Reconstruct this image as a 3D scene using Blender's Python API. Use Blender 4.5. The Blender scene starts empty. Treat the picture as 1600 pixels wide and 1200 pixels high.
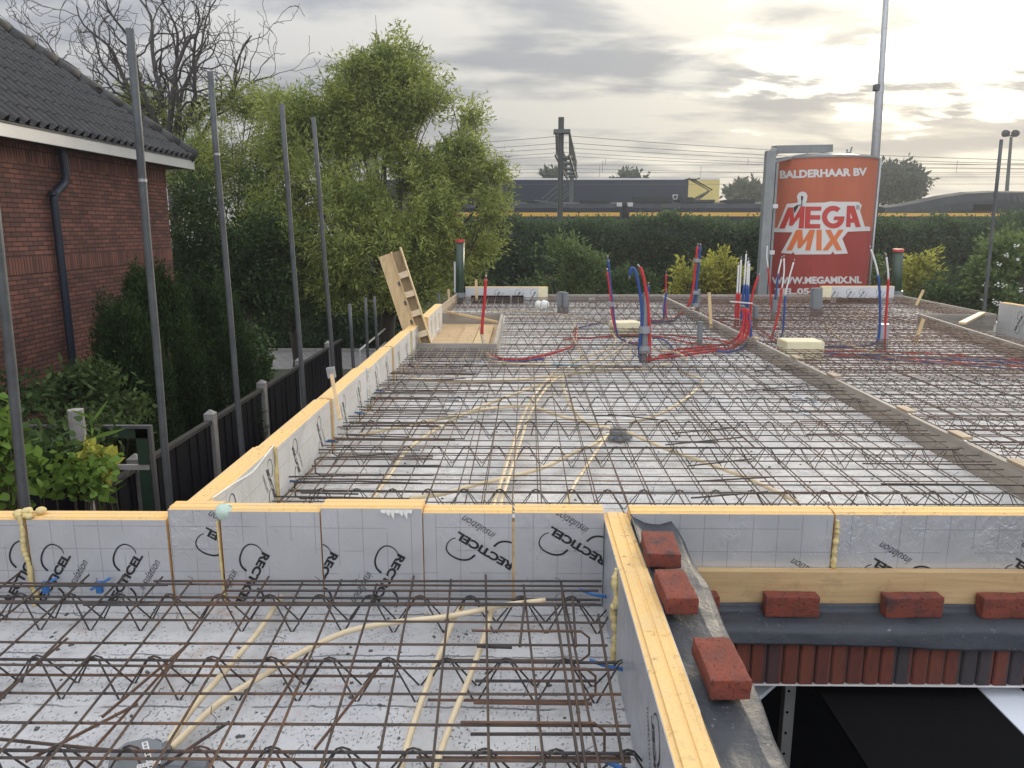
import bpy, bmesh, math, random
import numpy as np
from mathutils import Vector, Matrix, noise
from mathutils.geometry import tessellate_polygon
R = math.radians
rnd = random.Random(7)
sc = bpy.context.scene
C = sc.collection
# ------------------------------------------------------------------ camera
F, TILT, YAW, EYE = 1202.0, R(11.52), R(0.715), 1.56
cam = bpy.data.cameras.new('camera'); co = bpy.data.objects.new('camera', cam); C.objects.link(co)
cam.sensor_width = 36; cam.lens = F/1600*36; cam.clip_start = 0.05; cam.clip_end = 2000
co.location = (0, 0, EYE); co.rotation_euler = (math.pi/2-TILT, 0, YAW)
sc.camera = co
# ------------------------------------------------------------------ sun, sky
SUN_EL, SUN_AZ = R(13), R(27)          # azimuth clockwise from +Y
sdir = Vector((math.sin(SUN_AZ)*math.cos(SUN_EL), math.cos(SUN_AZ)*math.cos(SUN_EL), math.sin(SUN_EL)))
sl = bpy.data.lights.new('sun', 'SUN'); so = bpy.data.objects.new('sun', sl); C.objects.link(so)
sl.energy = 2.0; sl.angle = R(11); sl.color = (1.0, 0.86, 0.66)
so.rotation_euler = sdir.to_track_quat('Z', 'Y').to_euler()
sc.view_settings.view_transform = 'Standard'; sc.view_settings.look = 'None'
sc.view_settings.exposure = 0.0; sc.view_settings.gamma = 1
w = bpy.data.worlds.new('World'); sc.world = w; w.use_nodes = True
def build_world():
    nt = w.node_tree; nt.nodes.clear(); N = nt.nodes.new; L = nt.links.new
    out = N('ShaderNodeOutputWorld'); mix = N('ShaderNodeMixShader'); mix.inputs[0].default_value = .97
    b1 = N('ShaderNodeBackground'); b2 = N('ShaderNodeBackground')
    sky = N('ShaderNodeTexSky'); sky.sky_type = 'NISHITA'; sky.sun_disc = False
    sky.sun_elevation = SUN_EL; sky.sun_rotation = SUN_AZ; sky.dust_density = 2
    L(sky.outputs[0], b1.inputs[0]); b1.inputs[1].default_value = .1
    tc = N('ShaderNodeTexCoord'); sep = N('ShaderNodeSeparateXYZ'); L(tc.outputs['Generated'], sep.inputs[0])
    def M(op, a, b=None, c=None, clamp=False):
        n = N('ShaderNodeMath'); n.operation = op; n.use_clamp = clamp
        for i, v in enumerate((a, b, c)):
            if v is None: continue
            if isinstance(v, (int, float)): n.inputs[i].default_value = v
            else: L(v, n.inputs[i])
        return n.outputs[0]
    X, Y, Z = sep.outputs
    zz = M('ADD', M('MAXIMUM', Z, 0.0), .16)
    cx = M('DIVIDE', X, zz); cy = M('DIVIDE', Y, zz)
    comb = N('ShaderNodeCombineXYZ'); L(cx, comb.inputs[0]); L(cy, comb.inputs[1])
    def fbm(scale, det, rough, off, dist=0.0, sx=1, sy=1):
        mp = N('ShaderNodeMapping'); mp.inputs['Location'].default_value = off
        mp.inputs['Scale'].default_value = (sx, sy, 1); mp.inputs['Rotation'].default_value = (0, 0, R(-14))
        L(comb.outputs[0], mp.inputs[0])
        n = N('ShaderNodeTexNoise'); n.inputs['Scale'].default_value = scale; n.inputs['Detail'].default_value = det
        n.inputs['Roughness'].default_value = rough; n.inputs['Distortion'].default_value = dist
        L(mp.outputs[0], n.inputs['Vector']); return n.outputs[0]
    big = fbm(.9, 7, .52, (3.1, 1.7, 0), .25, 1.0, 1.7)
    fine = fbm(2.2, 8, .55, (9.1, 4.7, 0), .2, 1.0, 1.7)
    d = M('ADD', M('MULTIPLY', big, .7), M('MULTIPLY', fine, .3))
    dens = N('ShaderNodeMapRange'); dens.interpolation_type = 'SMOOTHSTEP'
    dens.inputs[1].default_value = .435; dens.inputs[2].default_value = .57
    L(d, dens.inputs[0]); dens = dens.outputs[0]
    dot = N('ShaderNodeVectorMath'); dot.operation = 'DOT_PRODUCT'
    gel, gaz = R(14.2), R(26.5)
    dot.inputs[1].default_value = (math.sin(gaz)*math.cos(gel), math.cos(gaz)*math.cos(gel), math.sin(gel))
    L(tc.outputs['Generated'], dot.inputs[0]); dp = M('MAXIMUM', dot.outputs['Value'], 0.0)
    g1 = M('POWER', dp, 150); g2 = M('POWER', dp, 34); g3 = M('POWER', dp, 4)
    def mixc(fac, a, b):
        n = N('ShaderNodeMix'); n.data_type = 'RGBA'; L(fac, n.inputs[0])
        for s, v in ((6, a), (7, b)):
            if isinstance(v, tuple): n.inputs[s].default_value = (*v, 1)
            else: L(v, n.inputs[s])
        return n.outputs[2]
    def vm(op, a, b=None, s=None):
        n = N('ShaderNodeVectorMath'); n.operation = op; L(a, n.inputs[0])
        if b is not None:
            if isinstance(b, tuple): n.inputs[1].default_value = b
            else: L(b, n.inputs[1])
        if s is not None:
            if isinstance(s, (int, float)): n.inputs['Scale'].default_value = s
            else: L(s, n.inputs['Scale'])
        return n.outputs[0]
    thin = mixc(g3, (.42, .425, .445), (.63, .60, .52))       # breaks between clouds
    thick = mixc(g3, (.27, .28, .315), (.30, .31, .32))       # cloud undersides
    col = mixc(dens, thin, thick)
    def patch(px, py, wa, wb, lo, hi, nz):
        """irregular break in the cloud around one sky direction"""
        c = P(px, py, Y=1.0) - EYEV; c.normalize(); r_ = c.cross(Vector((0, 0, 1))).normalized(); u_ = r_.cross(c)
        def dt(v, wd):
            n = N('ShaderNodeVectorMath'); n.operation = 'DOT_PRODUCT'; n.inputs[1].default_value = tuple(v/wd); L(tc.outputs['Generated'], n.inputs[0]); return n.outputs['Value']
        fr = N('ShaderNodeVectorMath'); fr.operation = 'DOT_PRODUCT'; fr.inputs[1].default_value = tuple(c); L(tc.outputs['Generated'], fr.inputs[0])
        e = M('SQRT', M('ADD', M('POWER', M('ABSOLUTE', dt(r_, wa)), 2), M('POWER', M('ABSOLUTE', dt(u_, wb)), 2)))
        e = M('ADD', e, M('MULTIPLY', M('SUBTRACT', fine, .5), nz))
        r = N('ShaderNodeMapRange'); r.interpolation_type = 'SMOOTHSTEP'; r.inputs[1].default_value = hi; r.inputs[2].default_value = lo; L(e, r.inputs[0])
        return M('MULTIPLY', r.outputs[0], M('GREATER_THAN', fr.outputs['Value'], 0.2))
    core = patch(1495, 60, .14, .06, .6, 1.35, 4.0)
    side = patch(1075, 112, .045, .022, .2, 1.5, 5.0)
    low1 = patch(1480, 250, .16, .012, .2, 1.6, 4.0); low2 = patch(1060, 256, .09, .013, .2, 1.6, 4.0); mid1 = patch(1290, 120, .10, .022, .1, 1.5, 6.0)
    amt = M('ADD', M('MULTIPLY', core, 1.9), M('ADD', M('MULTIPLY', side, .30), M('ADD', M('MULTIPLY', M('ADD', low1, low2), .16), M('MULTIPLY', mid1, .05))))
    amt = M('ADD', amt, M('MULTIPLY', g2, M('MULTIPLY', M('SUBTRACT', 1.05, dens), .11)))
    cw = N('ShaderNodeCombineXYZ')
    for q_, v_ in enumerate((1.0, .93, .72)): cw.inputs[q_].default_value = v_
    col = vm('ADD', col, vm('SCALE', cw.outputs[0], None, amt))
    # warm low band
    hz = M('POWER', M('SUBTRACT', 1.0, M('MINIMUM', M('ABSOLUTE', Z), 1.0)), 14)
    warm = mixc(M('MULTIPLY', hz, .45), col, (.46, .43, .39))
    # overcast brightening towards the zenith; gain behind the camera added to light facing surfaces
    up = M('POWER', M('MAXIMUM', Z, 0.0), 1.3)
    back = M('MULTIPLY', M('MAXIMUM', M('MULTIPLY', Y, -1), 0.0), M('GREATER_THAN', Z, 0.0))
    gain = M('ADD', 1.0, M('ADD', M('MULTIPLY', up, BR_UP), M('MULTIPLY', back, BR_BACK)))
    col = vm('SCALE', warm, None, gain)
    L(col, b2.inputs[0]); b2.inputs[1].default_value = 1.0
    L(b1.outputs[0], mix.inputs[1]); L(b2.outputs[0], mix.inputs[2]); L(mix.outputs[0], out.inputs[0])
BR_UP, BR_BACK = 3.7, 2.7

# ------------------------------------------------------------------ pixel -> place
cR = Matrix.Rotation(YAW, 3, 'Z') @ Matrix.Rotation(math.pi/2-TILT, 3, 'X')
def ray(px, py): return cR @ Vector(((px-800)/F, -(py-600)/F, -1.0))
EYEV = Vector((0, 0, EYE))
def P(px, py, X=None, Y=None, z=None):
    d = ray(px, py)
    t = X/d.x if X is not None else (Y/d.y if Y is not None else (z-EYE)/d.z)
    return EYEV + d*t
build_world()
# ------------------------------------------------------------------ mesh helpers
class MB:
    def __init__(s): s.v = []; s.f = []
    def add(s, vs, fs):
        b = len(s.v); s.v += [tuple(v) for v in vs]; s.f += [tuple(b+i for i in f) for f in fs]; return s
    def box(s, x0, x1, y0, y1, z0, z1, M=None):
        vs = [Vector((x, y, z)) for z in (z0, z1) for x, y in ((x0, y0), (x1, y0), (x1, y1), (x0, y1))]
        if M is not None: vs = [M @ v for v in vs]
        return s.add(vs, [(3,2,1,0),(4,5,6,7),(0,1,5,4),(1,2,6,5),(2,3,7,6),(3,0,4,7)])
    def beam(s, a, b, w_, h, up=(0, 0, 1)):
        a, b = Vector(a), Vector(b); d = (b-a).normalized(); u = Vector(up)
        sd = d.cross(u).normalized(); u = sd.cross(d)
        vs = [p + sd*(i*w_/2) + u*(j*h/2) for p in (a, b) for i, j in ((-1,-1),(1,-1),(1,1),(-1,1))]
        return s.add(vs, [(0,1,2,3),(7,6,5,4),(0,4,5,1),(1,5,6,2),(2,6,7,3),(3,7,4,0)])
    def tube(s, pts, r, n=6, cap=True):
        pts = [Vector(p) for p in pts]; m = len(pts); b = len(s.v); prev = None
        rr = r if isinstance(r, (list, tuple)) else [r]*m
        for i, p in enumerate(pts):
            d = (pts[min(i+1, m-1)] - pts[max(i-1, 0)])
            d = d.normalized() if d.length > 1e-9 else Vector((0, 0, 1))
            if prev is None:
                a = Vector((0, 0, 1)) if abs(d.z) < .9 else Vector((1, 0, 0)); u = d.cross(a).normalized()
            else:
                u = prev - d*prev.dot(d); u = u.normalized() if u.length > 1e-6 else d.orthogonal().normalized()
            prev = u; q = d.cross(u)
            for k in range(n):
                t = 2*math.pi*k/n; s.v.append(tuple(p + (u*math.cos(t)+q*math.sin(t))*rr[i]))
        for i in range(m-1):
            for k in range(n):
                k2 = (k+1) % n; s.f.append((b+i*n+k, b+i*n+k2, b+(i+1)*n+k2, b+(i+1)*n+k))
        if cap:
            s.f.append(tuple(b+k for k in range(n-1, -1, -1))); s.f.append(tuple(b+(m-1)*n+k for k in range(n)))
        return s
    def grid(s, fn, nu, nv):
        b = len(s.v)
        for i in range(nu+1):
            for j in range(nv+1): s.v.append(tuple(fn(i/nu, j/nv)))
        for i in range(nu):
            for j in range(nv):
                a = b+i*(nv+1)+j; s.f.append((a, a+nv+1, a+nv+2, a+1))
        return s
    def extrude(s, prof, a, b):  # prof: 2D list (offset function handled by caller)
        n = len(prof[0]); base = len(s.v)
        s.v += [tuple(p) for p in prof[0]] + [tuple(p) for p in prof[1]]
        for k in range(n):
            k2 = (k+1) % n; s.f.append((base+k, base+k2, base+n+k2, base+n+k))
        s.f.append(tuple(base+k for k in range(n-1, -1, -1))); s.f.append(tuple(base+n+k for k in range(n)))
        return s
    def build(s, name, mat, parent=None, smooth=False, origin=None):
        me = bpy.data.meshes.new(name); o = Vector(origin) if origin is not None else None
        vs = [tuple(Vector(v)-o) for v in s.v] if o is not None else s.v
        me.from_pydata(vs, [], s.f); me.update()
        bm = bmesh.new(); bm.from_mesh(me); bmesh.ops.recalc_face_normals(bm, faces=bm.faces); bm.to_mesh(me); bm.free()
        if smooth:
            me.polygons.foreach_set('use_smooth', [True]*len(me.polygons))
        me.materials.append(mat)
        ob = bpy.data.objects.new(name, me); C.objects.link(ob)
        if o is not None: ob.location = o
        if parent is not None:
            ob.parent = parent
            if o is None: ob.location = -parent.location if parent.rotation_euler.z == 0 else ob.location
        return ob
def spline(pts, per=6):
    pts = [Vector(p) for p in pts]
    if len(pts) < 3: return pts
    q = [pts[0]*2-pts[1]] + pts + [pts[-1]*2-pts[-2]]; out = []
    for i in range(1, len(q)-2):
        for k in range(per):
            t = k/per; a, b, c, d = q[i-1:i+3]
            out.append(.5*((2*b)+(-a+c)*t+(2*a-5*b+4*c-d)*t*t+(-a+3*b-3*c+d)*t**3))
    out.append(pts[-1]); return out
def tag(o, label, cat, group=None, kind=None):
    if label: o['label'] = label
    if cat: o['category'] = cat
    if group: o['group'] = group
    if kind: o['kind'] = kind
    return o
def empty(name, loc, label, cat, group=None):
    o = bpy.data.objects.new(name, None); C.objects.link(o); o.location = loc; o.empty_display_size = .1
    return tag(o, label, cat, group)
def struct(o): o['kind'] = 'structure'; return o
ORD = 'first second third fourth fifth sixth seventh eighth ninth tenth eleventh twelfth thirteenth fourteenth fifteenth sixteenth seventeenth eighteenth nineteenth twentieth'.split()
# ------------------------------------------------------------------ materials
def mat(name, col, rough=.6, metal=0., bump=0., bscale=20., var=0., vscale=3., col2=None, spec=.5, stretch=(1, 1, 1), det=5, bdist=.01, island=0., trans=0.):
    m = bpy.data.materials.new(name); m.use_nodes = True; nt = m.node_tree; N = nt.nodes.new; L = nt.links.new
    p = nt.nodes['Principled BSDF']; p.inputs['Roughness'].default_value = rough; p.inputs['Metallic'].default_value = metal
    p.inputs['Specular IOR Level'].default_value = spec
    p.inputs['Base Color'].default_value = (*col, 1)
    tc = N('ShaderNodeTexCoord'); mp = N('ShaderNodeMapping'); mp.inputs['Scale'].default_value = stretch
    L(tc.outputs['Object'], mp.inputs[0]); last = None
    if var > 0 or col2:
        n = N('ShaderNodeTexNoise'); n.inputs['Scale'].default_value = vscale; n.inputs['Detail'].default_value = det
        n.inputs['Roughness'].default_value = .65
        L(mp.outputs[0], n.inputs['Vector']); r = N('ShaderNodeMapRange'); r.inputs[1].default_value = .3; r.inputs[2].default_value = .7
        L(n.outputs[0], r.inputs[0]); mx = N('ShaderNodeMix'); mx.data_type = 'RGBA'; L(r.outputs[0], mx.inputs[0])
        c2 = col2 or tuple(c*(1-var) for c in col)
        mx.inputs[6].default_value = (*col, 1); mx.inputs[7].default_value = (*c2, 1)
        L(mx.outputs[2], p.inputs['Base Color']); last = mx.outputs[2]
        rr = N('ShaderNodeMapRange'); rr.inputs[3].default_value = max(0, rough-.1); rr.inputs[4].default_value = min(1, rough+.12)
        L(n.outputs[0], rr.inputs[0]); L(rr.outputs[0], p.inputs['Roughness'])
    if island > 0:
        g = N('ShaderNodeNewGeometry'); r = N('ShaderNodeMapRange'); r.inputs[3].default_value = 1-island; r.inputs[4].default_value = 1+island
        L(g.outputs['Random Per Island'], r.inputs[0]); hs = N('ShaderNodeHueSaturation'); L(r.outputs[0], hs.inputs['Value'])
        if last is not None: L(last, hs.inputs['Color'])
        else: hs.inputs['Color'].default_value = (*col, 1)
        L(hs.outputs[0], p.inputs['Base Color']); last = hs.outputs[0]
    if bump > 0:
        n2 = N('ShaderNodeTexNoise'); n2.inputs['Scale'].default_value = bscale; n2.inputs['Detail'].default_value = 6
        L(mp.outputs[0], n2.inputs['Vector']); b = N('ShaderNodeBump'); b.inputs['Strength'].default_value = bump
        b.inputs['Distance'].default_value = bdist; L(n2.outputs[0], b.inputs['Height']); L(b.outputs[0], p.inputs['Normal'])
    if trans > 0:
        t = N('ShaderNodeBsdfTranslucent'); ms = N('ShaderNodeMixShader'); ms.inputs[0].default_value = trans
        if last is not None: L(last, t.inputs[0])
        else: t.inputs[0].default_value = (*col, 1)
        out = nt.nodes['Material Output']; L(p.outputs[0], ms.inputs[1]); L(t.outputs[0], ms.inputs[2]); L(ms.outputs[0], out.inputs[0])
    return m
class NG:   # tiny node helper for special materials
    def __init__(s, name):
        s.m = bpy.data.materials.new(name); s.m.use_nodes = True; s.nt = s.m.node_tree; s.p = s.nt.nodes['Principled BSDF']
        s.tc = s.N('ShaderNodeTexCoord'); s.obj = s.tc.outputs['Object']
    def N(s, t): return s.nt.nodes.new(t)
    def L(s, a, b): s.nt.links.new(a, b)
    def M(s, op, a, b=None, c=None):
        n = s.N('ShaderNodeMath'); n.operation = op
        for i, v in enumerate((a, b, c)):
            if v is None: continue
            if isinstance(v, (int, float)): n.inputs[i].default_value = v
            else: s.L(v, n.inputs[i])
        return n.outputs[0]
    def noise(s, scale, det=5, rough=.6, stretch=(1,1,1), vec=None, dist=0., loc=(0,0,0)):
        mp = s.N('ShaderNodeMapping'); mp.inputs['Scale'].default_value = stretch; mp.inputs['Location'].default_value = loc
        s.L(vec or s.obj, mp.inputs[0]); n = s.N('ShaderNodeTexNoise'); n.inputs['Scale'].default_value = scale
        n.inputs['Detail'].default_value = det; n.inputs['Roughness'].default_value = rough; n.inputs['Distortion'].default_value = dist
        s.L(mp.outputs[0], n.inputs['Vector']); return n.outputs[0]
    def ramp(s, f, a, b, lo=0., hi=1.):
        r = s.N('ShaderNodeMapRange'); r.inputs[1].default_value = a; r.inputs[2].default_value = b
        r.inputs[3].default_value = lo; r.inputs[4].default_value = hi; s.L(f, r.inputs[0]); return r.outputs[0]
    def mix(s, f, a, b):
        n = s.N('ShaderNodeMix'); n.data_type = 'RGBA'
        if isinstance(f, (int, float)): n.inputs[0].default_value = f
        else: s.L(f, n.inputs[0])
        for k, v in ((6, a), (7, b)):
            if isinstance(v, tuple): n.inputs[k].default_value = (*v, 1)
            else: s.L(v, n.inputs[k])
        return n.outputs[2]
    def bump(s, h, st, dist=.01):
        b = s.N('ShaderNodeBump'); b.inputs['Strength'].default_value = st; b.inputs['Distance'].default_value = dist
        s.L(h, b.inputs['Height']); s.L(b.outputs[0], s.p.inputs['Normal'])
    def xyz(s):
        n = s.N('ShaderNodeSeparateXYZ'); s.L(s.obj, n.inputs[0]); return n.outputs
    def comb(s, x, y, z=0.0):
        n = s.N('ShaderNodeCombineXYZ')
        for i, v in enumerate((x, y, z)):
            if isinstance(v, (int, float)): n.inputs[i].default_value = v
            else: s.L(v, n.inputs[i])
        return n.outputs[0]
    def col(s, c): s.L(c, s.p.inputs['Base Color'])
    def rough(s, v):
        if isinstance(v, (int, float)): s.p.inputs['Roughness'].default_value = v
        else: s.L(v, s.p.inputs['Roughness'])

def m_concrete_slab(k=(1, 1, 1), nm='slab_concrete'):
    g = NG(nm); x, y, z = g.xyz()
    big = g.noise(.9, 4); mid = g.noise(7, 6, .7)
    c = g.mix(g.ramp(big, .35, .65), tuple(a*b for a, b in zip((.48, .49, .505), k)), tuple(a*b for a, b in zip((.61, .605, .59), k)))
    c = g.mix(g.ramp(mid, .45, .75), c, (.42, .42, .415))
    pits = g.noise(80, 3, .6, stretch=(1.5, .8, 1)); pm = g.M('MULTIPLY', g.ramp(pits, .585, .64), g.ramp(g.noise(9, 2), .42, .55))
    c = g.mix(g.M('MULTIPLY', pm, .8), c, (.12, .12, .13))
    # trowel ridges and cracks running along the plank
    wob = g.noise(2.2, 5, .7, stretch=(1, .3, 1)); yy = g.M('ADD', y, g.M('MULTIPLY', wob, .09))
    fr = g.M('ABSOLUTE', g.M('SUBTRACT', g.M('FRACT', g.M('DIVIDE', yy, .31)), .5))
    jag = g.noise(30, 4, .8)
    crack = g.M('MULTIPLY', g.ramp(g.M('ADD', fr, g.M('MULTIPLY', jag, .02)), .012, .03, 1, 0), g.ramp(g.noise(3, 3, stretch=(1,.2,1), loc=(5,2,0)), .42, .5))
    c = g.mix(g.M('MULTIPLY', crack, .85), c, (.10, .10, .105))
    rust = g.M('MULTIPLY', g.ramp(g.noise(3.2, 5, .7, loc=(2, 7, 0)), .58, .70), g.ramp(g.noise(26, 4), .42, .58))
    c = g.mix(g.M('MULTIPLY', rust, .6), c, (.42, .20, .08))
    g.col(c); g.rough(.85)
    h = g.M('ADD', g.M('MULTIPLY', mid, .5), g.M('SUBTRACT', g.noise(2.5, 4, .6, stretch=(.25, 4, 1)), g.M('MULTIPLY', g.M('ADD', pm, crack), .6)))
    g.bump(h, .8, .012); return g.m
def m_foil(name, axis, c1=(.53,.54,.555), grid=True, metal=.35, rough=.36, off=(0., 0.), wr_=.28):
    """aluminium facing with a thin printed 10 cm grid; axis: 0 = board runs along x, 1 = along y"""
    g = NG(name); x, y, z = g.xyz(); u = x if axis == 0 else y
    n1 = g.noise(2.5, 4)
    c = g.mix(g.ramp(n1, .35, .7), c1, tuple(v*.86 for v in c1))
    st = g.M('MULTIPLY', g.ramp(g.noise(14, 5, .7), .64, .76), .22)
    c = g.mix(st, c, tuple(v*.6 for v in c1))
    if grid:
        def line(v, o):
            f = g.M('ABSOLUTE', g.M('SUBTRACT', g.M('FRACT', g.M('DIVIDE', g.M('ADD', v, o), .1)), .5))
            return g.ramp(f, .009, .016, 1, 0)
        lu = line(u, off[0]); lz = g.M('MULTIPLY', line(z, off[1]), g.ramp(g.noise(3.3, 1, loc=(3, 1, 2)), .44, .46))
        lu = g.M('MULTIPLY', lu, g.ramp(g.noise(3.9, 1, loc=(8, 2, 5)), .40, .42))
        c = g.mix(g.M('MULTIPLY', g.M('MAXIMUM', lu, lz), .55), c, (.13, .13, .15))
    g.col(c); g.p.inputs['Metallic'].default_value = metal
    g.rough(g.ramp(g.noise(11, 3), .3, .7, rough-.05, rough+.14))
    wr = g.M('MULTIPLY', g.noise(34, 3, .55, dist=1.6, stretch=(1,1,.6)), g.ramp(g.noise(2.7, 2, loc=(4,4,4)), .42, .62))
    g.bump(g.M('ADD', wr, g.M('MULTIPLY', g.noise(4, 2), .9)), wr_, .012)
    return g.m
def m_core():
    g = NG('pir_core'); n = g.noise(5, 5, .65); n2 = g.noise(38, 4, .7)
    c = g.mix(g.ramp(n, .35, .7), (.80, .53, .20), (.70, .50, .25))
    d = g.M('MULTIPLY', g.ramp(n2, .56, .68), g.ramp(g.noise(4, 3, loc=(3, 3, 1)), .45, .62))
    c = g.mix(g.M('MULTIPLY', d, .75), c, (.22, .14, .08)); c = g.mix(g.M('MULTIPLY', g.ramp(g.noise(120, 3), .55, .7), .35), c, (.5, .3, .12)); g.col(c); g.rough(.85)
    g.bump(g.noise(90, 4), .5, .004); return g.m
def m_brickwall(name, rot=False, soldier=False, c1=(.27,.11,.075), c2=(.13,.06,.047), mortar=(.045,.036,.034), axis=1):
    g = NG(name); x, y, z = g.xyz(); u = y if axis == 1 else x
    b = g.N('ShaderNodeTexBrick'); v = g.comb(u, z) if not soldier else g.comb(z, u)
    if soldier: b.inputs['Brick Width'].default_value = .235; b.inputs['Row Height'].default_value = .0625; b.offset = 0
    else: b.inputs['Brick Width'].default_value = .22; b.inputs['Row Height'].default_value = .0625
    b.inputs['Scale'].default_value = 1; b.inputs['Mortar Size'].default_value = .0075; b.inputs['Mortar Smooth'].default_value = .3
    b.inputs['Bias'].default_value = -.1
    wob = g.noise(6, 2); vv = g.N('ShaderNodeVectorMath'); vv.operation = 'MULTIPLY_ADD'
    g.L(g.comb(wob, wob, 0.0), vv.inputs[0]); vv.inputs[1].default_value = (.006, .006, 0); g.L(v, vv.inputs[2])
    g.L(vv.outputs[0], b.inputs['Vector'])
    b.inputs['Color1'].default_value = (*c1, 1); b.inputs['Color2'].default_value = (*c2, 1); b.inputs['Mortar'].default_value = (*mortar, 1)
    big = g.ramp(g.noise(1.1, 4), .35, .65, .72, 1.2)
    hs = g.N('ShaderNodeHueSaturation'); g.L(big, hs.inputs['Value']); g.L(b.outputs[0], hs.inputs['Color'])
    c = g.mix(g.M('MULTIPLY', g.ramp(g.noise(40, 5, .7), .5, .8), .4), hs.outputs[0], (.08, .05, .045))
    g.col(c); g.rough(.9)
    g.bump(g.M('SUBTRACT', g.M('MULTIPLY', g.noise(60, 4), .3), b.outputs['Fac']), .8, .008); return g.m
def m_wood(name, c1, c2, axis='x', rough=.7, spec=.3):
    st = {'x': (.6, 9, 9), 'y': (9, .6, 9), 'z': (9, 9, .6)}[axis]
    g = NG(name); g.p.inputs['Specular IOR Level'].default_value = spec; n = g.noise(3, 6, .65, stretch=st, dist=.6); c = g.mix(g.ramp(n, .35, .65), c1, c2)
    n3 = g.noise(9, 4, .7); c = g.mix(g.M('MULTIPLY', g.ramp(n3, .58, .75), .45), c, tuple(v*.45 for v in c2))
    g.col(c); g.rough(rough); g.bump(n, .35, .004); return g.m
def m_rebar(name, c1, c2, c3):
    g = NG(name); n = g.noise(6, 5, .7); n2 = g.noise(1.3, 3)
    c = g.mix(g.ramp(n, .4, .65), c1, c2); c = g.mix(g.M('MULTIPLY', g.ramp(n2, .5, .66), g.ramp(g.noise(20, 3), .4, .6)), c, c3)
    g.col(c); g.rough(.62); g.p.inputs['Metallic'].default_value = .35; g.bump(g.noise(220, 2), .5, .002); return g.m
def m_soldier():
    g = NG('lintel_brick'); x, y, z = g.xyz()
    wn = g.N('ShaderNodeTexWhiteNoise'); wn.noise_dimensions = '1D'; g.L(g.M('FLOOR', g.M('DIVIDE', x, .0645)), wn.inputs['W'])
    r = g.N('ShaderNodeValToRGB'); g.L(wn.outputs[0], r.inputs[0]); e = r.color_ramp; e.interpolation = 'CONSTANT'
    cs = [(.0, (.16,.048,.036)), (.18, (.07,.058,.066)), (.28, (.20,.055,.035)), (.48, (.12,.045,.042)), (.64, (.065,.055,.066)), (.74, (.22,.065,.04)), (.86, (.10,.05,.052))]
    e.elements[0].position = 0; e.elements[0].color = (*cs[0][1], 1); e.elements[1].position = cs[1][0]; e.elements[1].color = (*cs[1][1], 1)
    for p_, c_ in cs[2:]: el = e.elements.new(p_); el.color = (*c_, 1)
    n = g.noise(28, 5, .7, stretch=(1.5, 1, .5)); c = g.mix(g.M('MULTIPLY', g.ramp(n, .45, .75), .55), r.outputs[0], (.045, .035, .035))
    hs = g.N('ShaderNodeHueSaturation'); hs.inputs['Value'].default_value = .72; g.L(c, hs.inputs['Color']); g.col(hs.outputs[0]); g.rough(.9); g.bump(g.noise(45, 5, .7, stretch=(1,1,.4)), 1, .008); return g.m
def m_facing(c1, c2, soot):
    g = NG('facing_brick'); n = g.noise(9, 4, .7); c = g.mix(g.ramp(n, .35, .7), c1, c2)
    c = g.mix(g.M('MULTIPLY', g.ramp(g.noise(12, 4, .6, loc=(4, 1, 2)), .52, .62), soot), c, (.045, .034, .036))
    c = g.mix(g.M('MULTIPLY', g.ramp(g.noise(6, 5, .7, loc=(1, 8, 2)), .58, .74), .3), c, (.30, .17, .13))
    pit = g.ramp(g.noise(95, 3, .6), .60, .68); c = g.mix(g.M('MULTIPLY', pit, .6), c, (.06, .03, .025)); g.col(c); g.rough(.92)
    cre = g.noise(22, 5, .75, stretch=(.35, 1.6, 1)); g.bump(g.M('SUBTRACT', g.M('ADD', cre, g.M('MULTIPLY', g.noise(150, 3), .35)), g.M('MULTIPLY', pit, .5)), 1, .005); return g.m
def m_epdm(c1=(.03, .034, .041), c2=(.052, .058, .067)):
    g = NG('bitumen_foil'); n = g.noise(4, 5, .6)
    c = g.mix(g.ramp(n, .3, .7), c1, c2)
    sp = g.M('MULTIPLY', g.ramp(g.noise(60, 4, .7), .62, .72), g.ramp(g.noise(5, 3, loc=(1,5,2)), .48, .62))
    c = g.mix(g.M('MULTIPLY', sp, .6), c, (.42, .42, .42)); g.col(c)
    g.rough(g.ramp(g.noise(8, 4), .3, .7, .5, .68)); g.bump(g.M('ADD', g.noise(5, 3, .5), g.M('MULTIPLY', g.noise(28, 4, .6, dist=1.2), .25)), .5, .03); return g.m
def m_tiles():
    g = NG('roof_tile'); n = g.noise(3.2, 5, .7)
    c = g.mix(g.ramp(n, .35, .7), (.022, .022, .024), (.055, .054, .052))
    c = g.mix(g.M('MULTIPLY', g.ramp(g.noise(30, 5, .7), .55, .7), .5), c, (.16, .15, .13)); g.col(c); g.rough(.68)
    g.bump(g.noise(60, 4), .4, .004); return g.m
def m_ground():
    g = NG('garden_ground'); n = g.noise(.6, 6, .7); n2 = g.noise(14, 5, .7)
    c = g.mix(g.ramp(n, .4, .6), (.035, .055, .02), (.075, .062, .042)); c = g.mix(g.M('MULTIPLY', g.ramp(n2, .4, .7), .6), c, (.02, .03, .012))
    g.col(c); g.rough(.95); g.bump(n2, 1, .05); return g.m
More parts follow.
